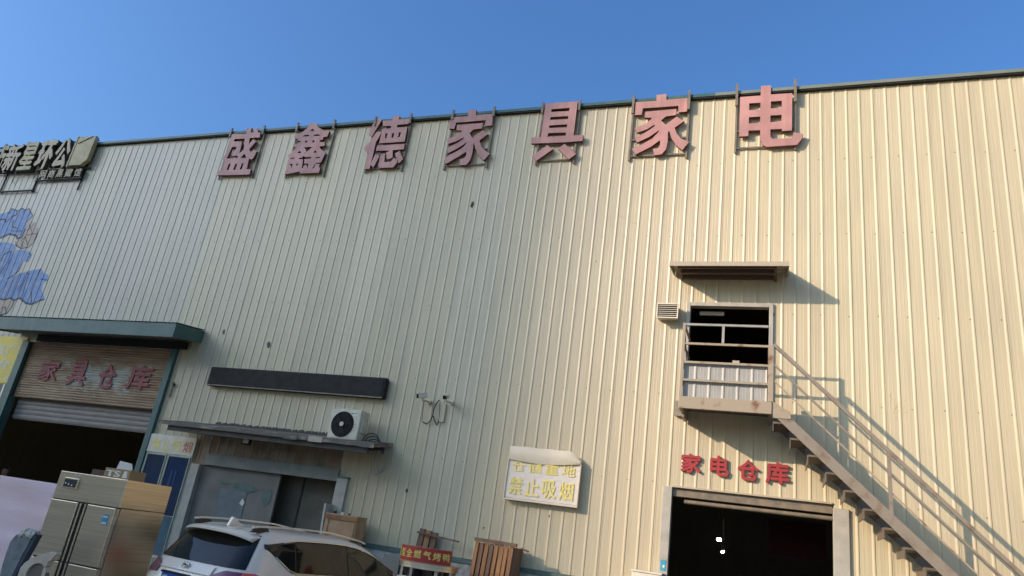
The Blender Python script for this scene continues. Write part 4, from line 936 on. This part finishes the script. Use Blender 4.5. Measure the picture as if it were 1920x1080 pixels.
def person(px, py, Y):
    c = atY(px, py, Y); top = c.z; h = 1.72; base = top-h
    t = thing('person', 'person in dark clothes standing in the shade behind the lilac board, only the head showing', 'person', (c.x, Y, 0))
    if base > .02:
        MB().box((c.x-.5, Y-.35, 0), (c.x+.5, Y+.35, base)).build('step', M['concrete'], t)
    J = {'pel': (0, 0, .95, .14, .11), 'wai': (0, .01, 1.10, .125, .095), 'che': (0, 0, 1.28, .15, .105), 'shb': (0, 0, 1.40, .12, .085), 'nek': (0, -.005, 1.48, .052, .052), 'jaw': (0, -.025, 1.545, .062, .075), 'fac': (0, -.015, 1.60, .075, .095), 'crn': (0, .005, 1.66, .068, .085)}
    E_ = [('pel', 'wai'), ('wai', 'che'), ('che', 'shb'), ('shb', 'nek'), ('nek', 'jaw'), ('jaw', 'fac'), ('fac', 'crn')]
    J['nos'] = (0, -.118, 1.585, .012, .014); E_.append(('fac', 'nos'))
    for s, n_ in ((-1, 'l'), (1, 'r')):
        J['sh'+n_] = (s*.17, 0, 1.39, .062, .062); J['el'+n_] = (s*.21, .02, 1.10, .045, .045); J['wr'+n_] = (s*.22, -.05, .86, .03, .03); J['pm'+n_] = (s*.22, -.065, .79, .036, .02)
        J['hi'+n_] = (s*.09, 0, .88, .088, .09); J['kn'+n_] = (s*.10, -.01, .49, .06, .062); J['an'+n_] = (s*.10, .02, .09, .04, .045); J['to'+n_] = (s*.11, -.15, .03, .04, .03)
        J['ea'+n_] = (s*.082, .01, 1.59, .012, .02)
        E_ += [('shb', 'sh'+n_), ('sh'+n_, 'el'+n_), ('el'+n_, 'wr'+n_), ('wr'+n_, 'pm'+n_), ('pel', 'hi'+n_), ('hi'+n_, 'kn'+n_), ('kn'+n_, 'an'+n_), ('an'+n_, 'to'+n_), ('fac', 'ea'+n_)]
        for k in range(5):
            fx = s*(.22+(-.02+.013*k if k else -.03)); zt = .73-(.0, .0, .012, .008, -.008)[k]; zk = .755
            if k == 0: J['f0'+n_] = (s*.205, -.105, .775, .009, .009); E_.append(('pm'+n_, 'f0'+n_)); continue
            J['k%d%s' % (k, n_)] = (fx, -.07, zk, .009, .009); J['f%d%s' % (k, n_)] = (fx, -.075, zt-.03, .008, .008); E_ += [('pm'+n_, 'k%d%s' % (k, n_)), ('k%d%s' % (k, n_), 'f%d%s' % (k, n_))]
    names = list(J); me = bpy.data.meshes.new('body'); sc_ = h/1.745
    me.from_pydata([Vector(J[n_][:3])*sc_ for n_ in names], [(names.index(a), names.index(b)) for a, b in E_], [])
    o = bpy.data.objects.new('body', me); COL.objects.link(o)
    md = o.modifiers.new('skin', 'SKIN'); md.use_smooth_shade = True
    for i_, n_ in enumerate(names):
        me.skin_vertices[0].data[i_].radius = (J[n_][3]*sc_, J[n_][4]*sc_)
    me.skin_vertices[0].data[0].use_root = True
    o.modifiers.new('sub', 'SUBSURF').levels = 2
    dg = bpy.context.evaluated_depsgraph_get(); m2 = bpy.data.meshes.new_from_object(o.evaluated_get(dg))
    o.modifiers.clear(); o.data = m2; bpy.data.meshes.remove(me)
    m2.materials.clear()
    for k in ('skin', 'shirt', 'trousers', 'rubber'): m2.materials.append(M[k])
    for p in m2.polygons:
        z = p.center.z/sc_; x = abs(p.center.x)
        p.material_index = 0 if (z > 1.465 or (x > .18 and z < 1.0 and z > .6)) else (1 if z > .96 else (2 if z > .11 else 3)); p.use_smooth = True
    o.parent = t; o.location = (0, 0, max(base, 0))
    hz = max(base, 0)
    hb = MB(); rows = []
    for j in range(9):
        ph = j/8*1.75; rr = math.sin(ph); ring = []
        for i in range(18):
            q = 2*math.pi*i/18; yy = math.cos(q); drop = 1.0 if yy > -.2 else .62
            ph2 = ph*drop; ring.append((c.x+.088*math.sin(ph2)*math.sin(q)*sc_, Y+(.004+.107*math.sin(ph2)*yy)*sc_, hz+(1.625+.108*math.cos(ph2))*sc_))
        rows.append(ring)
    hb.grid(rows, close=True).build('hair', M['hair'], t, fix=False, smooth=True)
    for s in (-1, 1):
        MB().tube([(c.x+s*.032*sc_, Y-.106*sc_, hz+1.615*sc_), (c.x+s*.032*sc_, Y-.110*sc_, hz+1.615*sc_)], .011, 8).build('eye', M['eye'], t)
    MB().box((c.x-.025, Y-.103, hz+1.54*sc_), (c.x+.025, Y-.098, hz+1.548*sc_)).build('mouth', M['redside'], t)
    t.rotation_euler.z = .8
person(14, 873, 13.3)

# chairs at the lower left
cY = 6.5
cp = lambda pts, Y=cY: [(p.x, p.z) for p in (atY(x/4.908, 860+y/4.908, Y) for x, y in pts)]
t = thing('padded_chair', 'grey padded chair with a white rag on its back at the lower left', 'chair', (atY(30, 1040, 6.9).x, 7.0, 0))
Y1 = 6.9; back = cp([(30,1090),(55,985),(95,860),(130,765),(180,705),(240,690),(300,715),(320,740),(230,905),(140,1090)], Y1)
vs_, fs_ = fill([back], .10); mb = MB()
mb.add([(v.x, Y1+v.z, v.y) for v in vs_], fs_); o = mb.build('backrest', M['greypad'], t); bv = o.modifiers.new('bevel', 'BEVEL'); bv.width = .03; bv.segments = 3
A = cp([(365, 695), (150, 1085)], Y1)
MB().bar((A[0][0], Y1-.01, A[0][1]), (A[1][0]+(A[1][0]-A[0][0])*.35, Y1-.01, A[1][1]+(A[1][1]-A[0][1])*.35), .05, .07, up=(0, 1, 0)).build('side_post', M['navy'], t)
for q in ((305, 745), (360, 708)):
    h_ = cp([q], Y1)[0]; MB().disc((h_[0], Y1-.042, h_[1]), .018, 12, 'y', .012).build('bolt', M['gasket'], t)
sx = back[0][0]; MB().box((sx-.1, Y1-.45, .42), (sx+.42, Y1+.02, .52), bev=.03).build('seat', M['greypad'], t)
for dx in (-.05, .36):
    for dy in (-.4, -.03): MB().bar((sx+dx, Y1+dy, 0), (sx+dx, Y1+dy, .42), .035).build('leg', M['navy'], t)
rg = cp([(215, 690), (240, 655), (290, 650), (335, 655), (350, 680), (300, 700), (275, 730), (240, 720)], Y1)
mb = MB(); rows = []
for j in range(7):
    rows.append([((rg[0][0]+(rg[4][0]-rg[0][0])*i/10), Y1-.06+.13*j/6+random.uniform(-.012, .012), rg[1][1]-.01+.03*math.sin(i/10*math.pi)+random.uniform(-.02, .012)-(.07 if j in (0, 6) else 0)) for i in range(11)])
mb.grid(rows); o = mb.build('rag', M['ragwhite'], fix=False, smooth=True); tag(o, 'crumpled white rag draped over the grey padded chair', 'rag'); sm = o.modifiers.new('solid', 'SOLIDIFY'); sm.thickness = .006
t = thing('carved_chair', 'cream carved wooden chair with a taupe cushion in front of the refrigerator', 'chair', (atY(60, 1060, cY).x, cY, 0))
outer = [(185,1150),(190,1080),(220,1000),(260,955),(320,915),(405,880),(455,868),(490,856),(510,868),(505,878),(545,868),(548,880),(515,905),(500,935),(470,945),(455,985),(440,1000),(432,990),(415,972),(390,962),(340,968),(300,1000),(270,1050),(255,1150)]
mb = MB(); outline(mb, [cp(outer)], cY-.04, .07, 0, 0); o = mb.build('crest_rail', M['creamwood'], t, fix=False); bv = o.modifiers.new('bevel', 'BEVEL'); bv.width = .006; bv.segments = 2
mb = MB(); outline(mb, [cp([(262,1150),(275,1050),(305,1005),(345,975),(390,970),(425,985),(438,1010),(430,1150)])], cY-.015, .04, 0, 0); mb.build('cushion', M['taupe'], t, fix=False)
q = cp([(470, 1000), (435, 1000), (187, 1140)]); zl = q[2][1]
MB().bar((q[1][0], cY, q[1][1]), (q[1][0]+.02, cY, .45), .05).build('back_post', M['creamwood'], t); MB().bar((q[2][0]+.03, cY, zl+.05), (q[2][0]+.03, cY, .45), .05).build('back_post', M['creamwood'], t)
MB().box((q[2][0], cY-.46, .40), (q[1][0]+.06, cY+.03, .46), bev=.01).build('seat', M['creamwood'], t)
for dx in (q[2][0]+.03, q[1][0]+.03):
    for dy in (-.42, 0): MB().tube([(dx, cY+dy, 0), (dx, cY+dy, .2), (dx, cY+dy, .40)], [.016, .024, .03], 8).build('leg', M['creamwood'], t, smooth=True, angle=40)

# timber and packing things along the wall
def wbox(x0, y0, x1, y1, d0): return at(x0, y0, d0), at(x1, y1, d0)
a, b = wbox(612, 962, 676, 968, .55)
t = thing('packing_case', 'tall pale timber packing case right of the middle doorway, with tins on top', 'packing case', ((a.x+b.x)/2, D-.4, 0))
zt = (a.z+b.z)/2
MB().box((a.x, D-.55, .02), (b.x-.05, D-.2, zt), bev=.006).build('case', M['wood_pale'], t)
for z in (.3, .8, 1.3, zt-.06): MB().box((a.x-.01, D-.572, z-.04), (b.x-.04, D-.551, z+.04)).build('batten', M['wood'], t)
for xx in (a.x+.03, b.x-.14): MB().box((xx, D-.570, zt-.42), (xx+.06, D-.551, zt-.11)).build('corner_board', M['wood_pale'], t)
for k, (dx, r, h_, m) in enumerate(((.1, .03, .05, 'gasket'), (.28, .035, .045, 'white'), (.42, .025, .04, 'wood_grey'))):
    mb = MB().tube([(a.x+dx, D-.42, zt+.001), (a.x+dx, D-.42, zt+h_)], r, 12)
    tag(mb.build('tin', M[m], smooth=True, angle=40), ['small dark tin at the left on the packing case', 'small white tin in the middle on the packing case', 'small brown tin at the right on the packing case'][k], 'tin', 'tins on the packing case')
p = at(617, 945, .25); q = at(603, 992, .45)
t = thing('leaning_board', 'thin whitish board leaning against the right jamb of the middle doorway', 'board', (q.x, D-.4, 0))
dxz = (q.x-p.x)/(q.z-p.z); x_g = q.x-(q.z)*dxz*-1 if False else q.x+(0-q.z)*dxz
MB().hexa([(x_g-.03, D-.75, 0), (x_g+.05, D-.75, 0), (x_g+.05, D-.30, 0), (x_g-.03, D-.30, 0), (p.x-.01, D-.40, p.z), (p.x+.025, D-.40, p.z), (p.x+.025, D-.10, p.z), (p.x-.01, D-.10, p.z)]).build('panel', M['jamb'], t)
# upright planks
a, b = at(786, 990, .18), at(821, 997, .18)
t = thing('plank_bundle', 'weathered planks nailed together upright behind the red oven sign', 'planks', ((a.x+b.x)/2, D-.15, 0))
w3 = (b.x-a.x)/3
for k in range(3):
    x = a.x+k*w3; MB().hexa([(x-.02, D-.42, 0), (x+w3-.045, D-.42, 0), (x+w3-.045, D-.36, 0), (x-.02, D-.36, 0), (x, D-.14, a.z-.02*k), (x+w3-.025, D-.14, a.z-.02*k-.01), (x+w3-.025, D-.08, a.z-.02*k), (x, D-.08, a.z-.02*k)]).build('plank', M['wood_grey' if k != 1 else 'wood'], t)
s_, e_ = at(818, 1007, .2), at(860, 1016, .2); MB().bar(s_-Vector((.4, 0, -.04)), e_, .03, .03).build('cross_batten', M['wood_grey'], t)
# slatted crate
a, b = at(893, 1008, .55), at(966, 1022, .55)
t = thing('slatted_crate', 'orange-brown slatted timber crate leaning against the wall', 'crate', ((a.x+b.x)/2, D-.35, 0))
zt = (a.z+b.z)/2; x0, x1 = a.x, b.x; n = 8; ws = (x1-x0)/n
for k in range(n):
    gap = .012+random.uniform(0, .022); dz = random.uniform(-.01, .01)
    MB().hexa([(x0+k*ws-.05, D-.62, .05), (x0+(k+1)*ws-gap-.05, D-.62, .05), (x0+(k+1)*ws-gap-.05, D-.60, .05), (x0+k*ws-.05, D-.60, .05), (x0+k*ws, D-.55, zt-.05+dz), (x0+(k+1)*ws-gap, D-.55, zt-.05+dz), (x0+(k+1)*ws-gap, D-.53, zt-.05+dz), (x0+k*ws, D-.53, zt-.05+dz)]).build('slat', M['wood' if k not in (1, 3) else 'wood_grey'], t)
MB().bar((x0-.02, D-.545, zt-.01), (x1+.03, D-.545, zt-.02), .06, .06).build('top_rail', M['wood_grey'], t)
MB().bar((x0-.06, D-.64, .62), (x1-.0, D-.64, .60), .03, .07).build('middle_rail', M['wood'], t); MB().bar((x0-.05, D-.645, .12), (x1, D-.645, .12), .03, .07).build('middle_rail', M['wood'], t)
for xx in (x0+.0, x1-.04): MB().hexa([(xx-.05, D-.58, 0), (xx-.01, D-.58, 0), (xx-.01, D-.12, 0), (xx-.05, D-.12, 0), (xx, D-.52, zt-.06), (xx+.04, D-.52, zt-.06), (xx+.04, D-.10, zt-.06), (xx, D-.10, zt-.06)]).build('side_panel', M['wood_grey'], t)
MB().hexa([(x0, D-.12, .05), (x1-.05, D-.12, .05), (x1-.05, D-.10, .05), (x0, D-.10, .05), (x0+.04, D-.09, zt-.08), (x1, D-.09, zt-.08), (x1, D-.07, zt-.08), (x0+.04, D-.07, zt-.08)]).build('back_panel', M['wood_grey'], t)
MB().bar((x1, D-.2, zt-.06), (x1+.14, D-.2, zt-.09), .05, .03).build('stray_batten', M['wood_grey'], t)
# duck oven with the red sign band
oY = D-1.1; a = atY(754, 1022, oY); b = atY(846, 1032, oY); r_s = (b.x-a.x)/2/math.sin(math.radians(62)); ocx = (a.x+b.x)/2; ocy = oY+r_s*math.cos(math.radians(62)); zt = (a.z+b.z)/2; zb_ = zt-.235
t = thing('gas_duck_oven', 'round stainless gas oven with a curved red sign band lettered in yellow', 'oven', (ocx, ocy, 0))
MB().tube([(ocx, ocy, .25), (ocx, ocy, .95)], r_s*.93, 40).build('drum', M['stainless'], t, smooth=True, angle=40)
MB().tube([(ocx, ocy, zb_-.10), (ocx, ocy, zb_-.002)], r_s*.97, 40).build('top_ring', M['stainless'], t, smooth=True, angle=40)
MB().tube([(ocx, ocy, .96), (ocx, ocy, zb_-.101)], r_s*.70, 32).build('glass_drum', M['glass'], t, smooth=True, angle=40)
for k in range(6):
    q = math.radians(-160+k*56); MB().bar((ocx+r_s*.86*math.cos(q), ocy+r_s*.86*math.sin(q), .95), (ocx+r_s*.86*math.cos(q), ocy+r_s*.86*math.sin(q), zb_-.1), .05).build('column', M['stainless'], t)
arc = lambda u, z, o_=0: (ocx+(r_s+o_)*math.sin(math.radians(-66+132*u)), ocy-(r_s+o_)*math.cos(math.radians(-66+132*u)), z)
sg = MB().grid([[arc(i/24, zb_, 0) for i in range(25)], [arc(i/24, zt, 0) for i in range(25)]]).grid([[arc(i/24, zt, 0) for i in range(25)], [arc(i/24, zt, -.02) for i in range(25)]]).grid([[arc(i/24, zb_, -.02) for i in range(25)], [arc(i/24, zb_, 0) for i in range(25)]]).grid([[arc(i/24, zt, -.02) for i in range(25)], [arc(i/24, zb_, -.02) for i in range(25)]])
sg = sg.build('sign_band', M['signred'], t, fix=False, smooth=True, angle=40)
mb = MB()
for k, ch in enumerate('新型全燃气烤鸭'):
    u0 = .02+k*.139; text_on(mb, ch, lambda u, v, h, u0=u0: arc(u0+u*.108, zb_+.06+v*.125, .002+h), .002, .02)
mb.build('lettering', M['signyellow'], sg, fix=False)
MB().grid([[arc(i/24, zt+.0, .004) for i in range(25)], [arc(i/24, zt+.008, .004) for i in range(25)]]).grid([[arc(i/24, zb_-.012, .004) for i in range(25)], [arc(i/24, zb_+.004, .004) for i in range(25)]]).build('band_edge', M['wood_pale'], sg, fix=False)
for k in range(3): q = k*2.1+.4; MB().bar((ocx+r_s*.6*math.cos(q), ocy+r_s*.6*math.sin(q), 0), (ocx+r_s*.6*math.cos(q), ocy+r_s*.6*math.sin(q), .25), .05).build('leg', M['steel'], t)
h_ = atY(805, 1052, oY); MB().tube([(h_.x, oY-.03, h_.z+.02), (h_.x+.01, oY-.06, h_.z-.02), (h_.x+.005, oY-.03, h_.z-.06)], .012, 8).build('latch', M['white'], t, smooth=True)
a = atY(738, 1040, D-.6); MB_ = MB().box((a.x-.12, D-.75, 0), (a.x+.22, D-.35, a.z), bev=.01)
tag(MB_.build('grey_bin', M['cablegrey']), 'plain grey box standing left of the red oven sign', 'box')

# ================================================================== CAR
CARP = (-6.80, 7.55, -0.015); CARA = math.radians(80.5)
car = thing('parked_car', 'pearl white sport utility car with roof rails parked nose to the middle doorway', 'car', CARP, CARA)
KZ = [.24, .32, .50, .70, .86, .98, 1.06, 1.14, 1.25, 1.36, 1.46, 1.52, 1.56, 1.59, 1.61, 1.622]
KR = [.10, .04, .00, .00, .02, .06, .12, .18, .26, .34, .42, .48, .53, .62, .80, 1.15]
KF = [4.40, 4.50, 4.57, 4.55, 4.48, 4.27, 3.82, 3.68, 3.48, 3.26, 3.02, 2.82, 2.64, 2.46, 2.26, 1.95]
KW = [.80, .87, .905, .92, .92, .91, .89, .865, .825, .785, .745, .71, .675, .61, .50, .30]
def itp(K, z):
    for i in range(len(KZ)-1):
        if z <= KZ[i+1]:
            f = max(0, (z-KZ[i])/(KZ[i+1]-KZ[i])); return K[i]+(K[i+1]-K[i])*f
    return K[-1]
OT = [(0, 0, 0), (.08, .0, .25), (.16, .004, .50), (.23, .013, .70), (.28, .03, .84), (.32, .055, .925), (.36, .09, .965), (.42, .16, .985), (.50, .28, 1.0), (.58, .42, 1.0), (.66, .56, 1.0), (.74, .70, .99), (.80, .80, .975), (.84, .87, .94), (.88, .925, .86), (.92, .965, .70), (.96, .99, .40), (1.0, 1.0, 0)]
def ot(t_):
    for a, b in zip(OT, OT[1:]):
        if t_ <= b[0]:
            f = (t_-a[0])/(b[0]-a[0]); return a[1]+(b[1]-a[1])*f, a[2]+(b[2]-a[2])*f
    return OT[-1][1], OT[-1][2]
def S(t_, z, side=-1, off=0.):                            # surface point; t_ 0 rear centre .. 1 front centre
    xr, xf, w = itp(KR, z), itp(KF, z), itp(KW, z); sx, sy = ot(t_)
    p = Vector((xr+(xf-xr)*sx, side*w*sy, z))
    if off:
        sx2, sy2 = ot(min(1, t_+.01)); sx1, sy1 = ot(max(0, t_-.01))
        tx_, ty_ = (xf-xr)*(sx2-sx1), w*(sy2-sy1); l = math.hypot(tx_, ty_) or 1
        p += Vector((-ty_/l*off, side*tx_/l*off, off*.3))
    return p
def tat(x, z):                                            # parameter of a side point at given x
    xr, xf = itp(KR, z), itp(KF, z); q = (x-xr)/(xf-xr); lo, hi = 0., 1.
    for _ in range(30):
        m_ = (lo+hi)/2
        if ot(m_)[0] < q: lo = m_
        else: hi = m_
    return lo
TS = sorted({a[0] for a in OT} | {(a[0]+b[0])/2 for a, b in zip(OT, OT[1:])})
mb = MB(); rows = []
for z in KZ:
    rows.append([S(t_, z, -1) for t_ in TS]+[S(t_, z, 1) for t_ in TS[::-1][1:-1]])
mb.grid(rows, close=True)
nn = len(rows[0]); b0 = (len(rows)-1)*nn; mb.f.append([b0+k for k in range(nn)]); mb.mi.append(0); mb.f.append([k for k in range(nn)][::-1]); mb.mi.append(0)
body = mb.build('body', M['carpaint'], car, local=True, smooth=True, angle=50)
def ribbon(name, ts, zlo, zhi, off, m, sides=(-1,), nz=5, parent=car):
    mb = MB()
    for s in sides:
        mb.grid([[S(t_, zlo(t_)+(zhi(t_)-zlo(t_))*j/nz, s, off) for t_ in ts] for j in range(nz+1)])
    return mb.build(name, M[m], parent, local=True, smooth=True)
def lin(a, b, n): return [a+(b-a)*i/n for i in range(n+1)]
def sidewin(name, xa, xb, zl, zh, off, m, side, n=10):
    mb = MB(); rows = []
    for j in range(7):
        row = []
        for i in range(n+1):
            x = xa+(xb-xa)*i/n; z = zl(x)+(zh(x)-zl(x))*j/6; row.append(S(tat(x, z), z, side, off))
        rows.append(row)
    return mb.grid(rows).build(name, M[m], car, local=True, smooth=True)
def top(x):
    return 1.42+.075*min(1, max(0, (x-.62)/.5)) if x < 1.12 else (1.495+.015*math.sin((x-1.12)/1.3*math.pi) if x < 2.2 else max(1.145, 1.498-.66*((x-2.2)/1.36)**1.55*.62))
def bot(x): return 1.40-.26*min(1, (x-.62)/.40) if x < 1.02 else 1.14-.015*(x-1.02)
for side in (-1, 1):
    sidewin('window_surround', .585, 3.42, lambda x: min(bot(max(.62, x))-.015, top(x)-.004), lambda x: top(max(.62, x))+.018, .004, 'trim', side, 40)
    for a, b in ((.64, 1.08), (1.11, 2.02), (2.13, 3.28)):
        sidewin('side_window', a, b, lambda x: min(bot(x)+.006, top(x)-.006), lambda x: top(x)-.006, .010, 'glass', side, 14)
    mb = MB(); mb.tube([S(tat(x, top(x)+.012), top(x)+.012, side, .012) for x in lin(.9, 3.36, 30)], .007, 5); mb.build('window_trim', M['chrome'], car, local=True, smooth=True)
    mb = MB(); mb.tube([S(tat(x, bot(x)-.012), bot(x)-.012, side, .012) for x in lin(.75, 3.36, 24)], .007, 5); mb.build('window_trim', M['chrome'], car, local=True, smooth=True)
    # tail lamp in two parts
    ribbon('tail_lamp', lin(.165, .30, 8), lambda t_: .95-.03*(t_-.165)/.135, lambda t_: 1.02+.075*min(1, (t_-.165)/.06), .018, 'plum', (side,))
    ribbon('tail_lamp', lin(.302, .395, 8), lambda t_: .90+.10*max(0, (t_-.35)/.045), lambda t_: 1.095-.06*max(0, (t_-.35)/.045), .02, 'lampclear', (side,))
    # roof rails with feet
    zr_ = lambda x: 1.62+.045*math.sin(min(1, max(0, (x-.5)/2.2))*math.pi)**.5-.05*max(0, (x-1.9)/.8)
    yr = lambda x: side*(.56+.0*x)
    pts = [(x, yr(x), zr_(x)) for x in lin(.48, 2.72, 24)]
    mb = MB(); 
    for k in range(len(pts)-1): mb.bar(pts[k], pts[k+1], .035, .022)
    rl = mb.build('roof_rail', M['carpaint'], car, local=True)
    for x in (.62, 2.5): MB().hexa([(x-.16, yr(x)-.02, 1.56), (x+.16, yr(x)-.02, 1.56), (x+.16, yr(x)+.02, 1.56), (x-.16, yr(x)+.02, 1.56), (x-.10, yr(x)-.016, zr_(x)-.011), (x+.10, yr(x)-.016, zr_(x)-.011), (x+.10, yr(x)+.016, zr_(x)-.011), (x-.10, yr(x)+.016, zr_(x)-.011)]).build('rail_foot', M['trim'], rl, local=True)
    mb = MB(); mb.box((3.18, side*.90, 1.06), (3.34, side*1.06, 1.20), bev=.03); mb.build('wing_mirror', M['carpaint'], car, local=True, smooth=True)
    ribbon('head_lamp', lin(.86, .93, 6), lambda t_: .76, lambda t_: .90, .01, 'glass', (side,))
    for x in (.93, 3.59):
        wc = (x, side*.80, .35)
        w_ = MB().tube([(x, side*.69, .35), (x, side*.71, .35), (x, side*.89, .35), (x, side*.905, .35)], [.31, .35, .35, .32], 30).build('wheel', M['tyre'], car, local=True, smooth=True, angle=40)
        mb = MB().disc((x, side*.903, .35), .225, 28, 'y', .015)
        for k in range(5):
            q = k*2*math.pi/5; mb.bar((x, side*.915, .35), (x+.22*math.cos(q), side*.915, .35+.22*math.sin(q)), .05, .02, up=(0, 1, 0))
        mb.build('rim', M['alloy'], w_, local=True)
        MB().torus((x, side*.895, .35), .40, .035, 30, 8, 'y').build('wheel_arch', M['trim'], car, local=True, smooth=True)
# rear glass, hatch details
mb = MB(); tt = lin(-.305, .305, 24)
mb.grid([[S(abs(q), z, -1 if q > 0 else 1, .006) for q in tt] for z in lin(1.13, 1.53, 6)]); mb.build('rear_window', M['glass'], car, local=True, smooth=True)
mb = MB(); mb.grid([[S(abs(q), z, -1 if q > 0 else 1, .02) for q in lin(-.165, .165, 14)] for z in lin(1.01, 1.115, 4)]); mb.build('hatch_garnish', M['carpaint'], car, local=True, smooth=True)
bd = S(0, 1.055, -1); bxx = bd.x-.03
mb = MB().torus((bxx, 0, 1.06), .062, .007, 28, 6, 'x')
for sc1, sc2, zz in ((.022, .055, 1.06), (.055, .02, 1.082)):
    mb.tube([(bxx-.004, sc1*math.cos(k/20*2*math.pi), zz+sc2*.92*math.sin(k/20*2*math.pi)) for k in range(21)], .006, 6)
mb.build('badge', M['chrome'], car, local=True, smooth=True)
MB().disc((bxx+.012, 0, 1.06), .058, 24, 'x', .008).build('badge_disc', M['trim'], car, local=True)
pl_ = MB().box((-.045, -.23, .815), (-.025, .23, .965)).build('number_plate', M['blueplate'], car, local=True)
mb = MB(); text_on(mb, '苏A0528', lambda u, v, h: (-.046-h, .20-.40*u, .84+.10*v), .003, .012); mb.build('plate_lettering', M['white'], pl_, local=True, fix=False)
MB().box((-.05, -.25, .966), (.0, .25, .99)).build('plate_garnish', M['trim'], car, local=True)
# spoiler
rows = []
for v, (xo, zo) in enumerate(((.42, .048), (.20, .036), (.03, .012), (.0, -.004), (.0, -.028), (.04, -.040), (.26, -.045))):
    r_ = []
    for k in range(21):
        q = -1+2*k/20; e = abs(q)**4
        r_.append((.28+xo*.9+.12*e+.03*q*q, q*(.655-.006*v), 1.545+zo-.045*e-.018*q*q))
    rows.append(r_)
sp_ = MB().grid(rows)
for k in (0, 20): sp_.add([r[k] for r in rows], [list(range(len(rows)))])
sp_.build('spoiler', M['carpaint'], car, local=True, smooth=True, angle=35)
MB().prism([(.56, 1.59), (.84, 1.61), (.72, 1.645), (.635, 1.70), (.61, 1.70)], -.022, .022).build('shark_fin_antenna', M['carpaint'], car, local=True)
mb = MB(); mb.grid([[S(abs(q), z, -1 if q > 0 else 1, .008) for q in [-1+.0, -.97, -.93, -.9, -.87]+[.87, .9, .93, .97, 1.0]] for z in lin(1.08, 1.55, 6)])
mb = MB()
for s in (-1, 1): mb.grid([[S(q, z, s, .008) for q in lin(.865, 1.0, 8)] for z in lin(1.09, 1.55, 6)])
mb.build('windscreen', M['glass'], car, local=True, smooth=True)
ribbon('rear_bumper', lin(0, .34, 14), lambda t_: .30, lambda t_: .60, .012, 'trim', (-1, 1))
ribbon('front_grille', lin(.93, 1.0, 8), lambda t_: .45, lambda t_: .72, .01, 'trim', (-1, 1))
MB().bar(S(tat(1.75, .97), .97, -1, .03), S(tat(1.95, .97), .97, -1, .03), .02, .03).build('door_handle', M['chrome'], car, local=True)
for xs_ in (1.12, 2.08): 
    mb = MB(); mb.tube([S(tat(xs_, z), z, -1, .003) for z in lin(.45, 1.07, 8)], .004, 4); mb.build('door_gap', M['trim'], car, local=True)
bpy.context.view_layer.update()
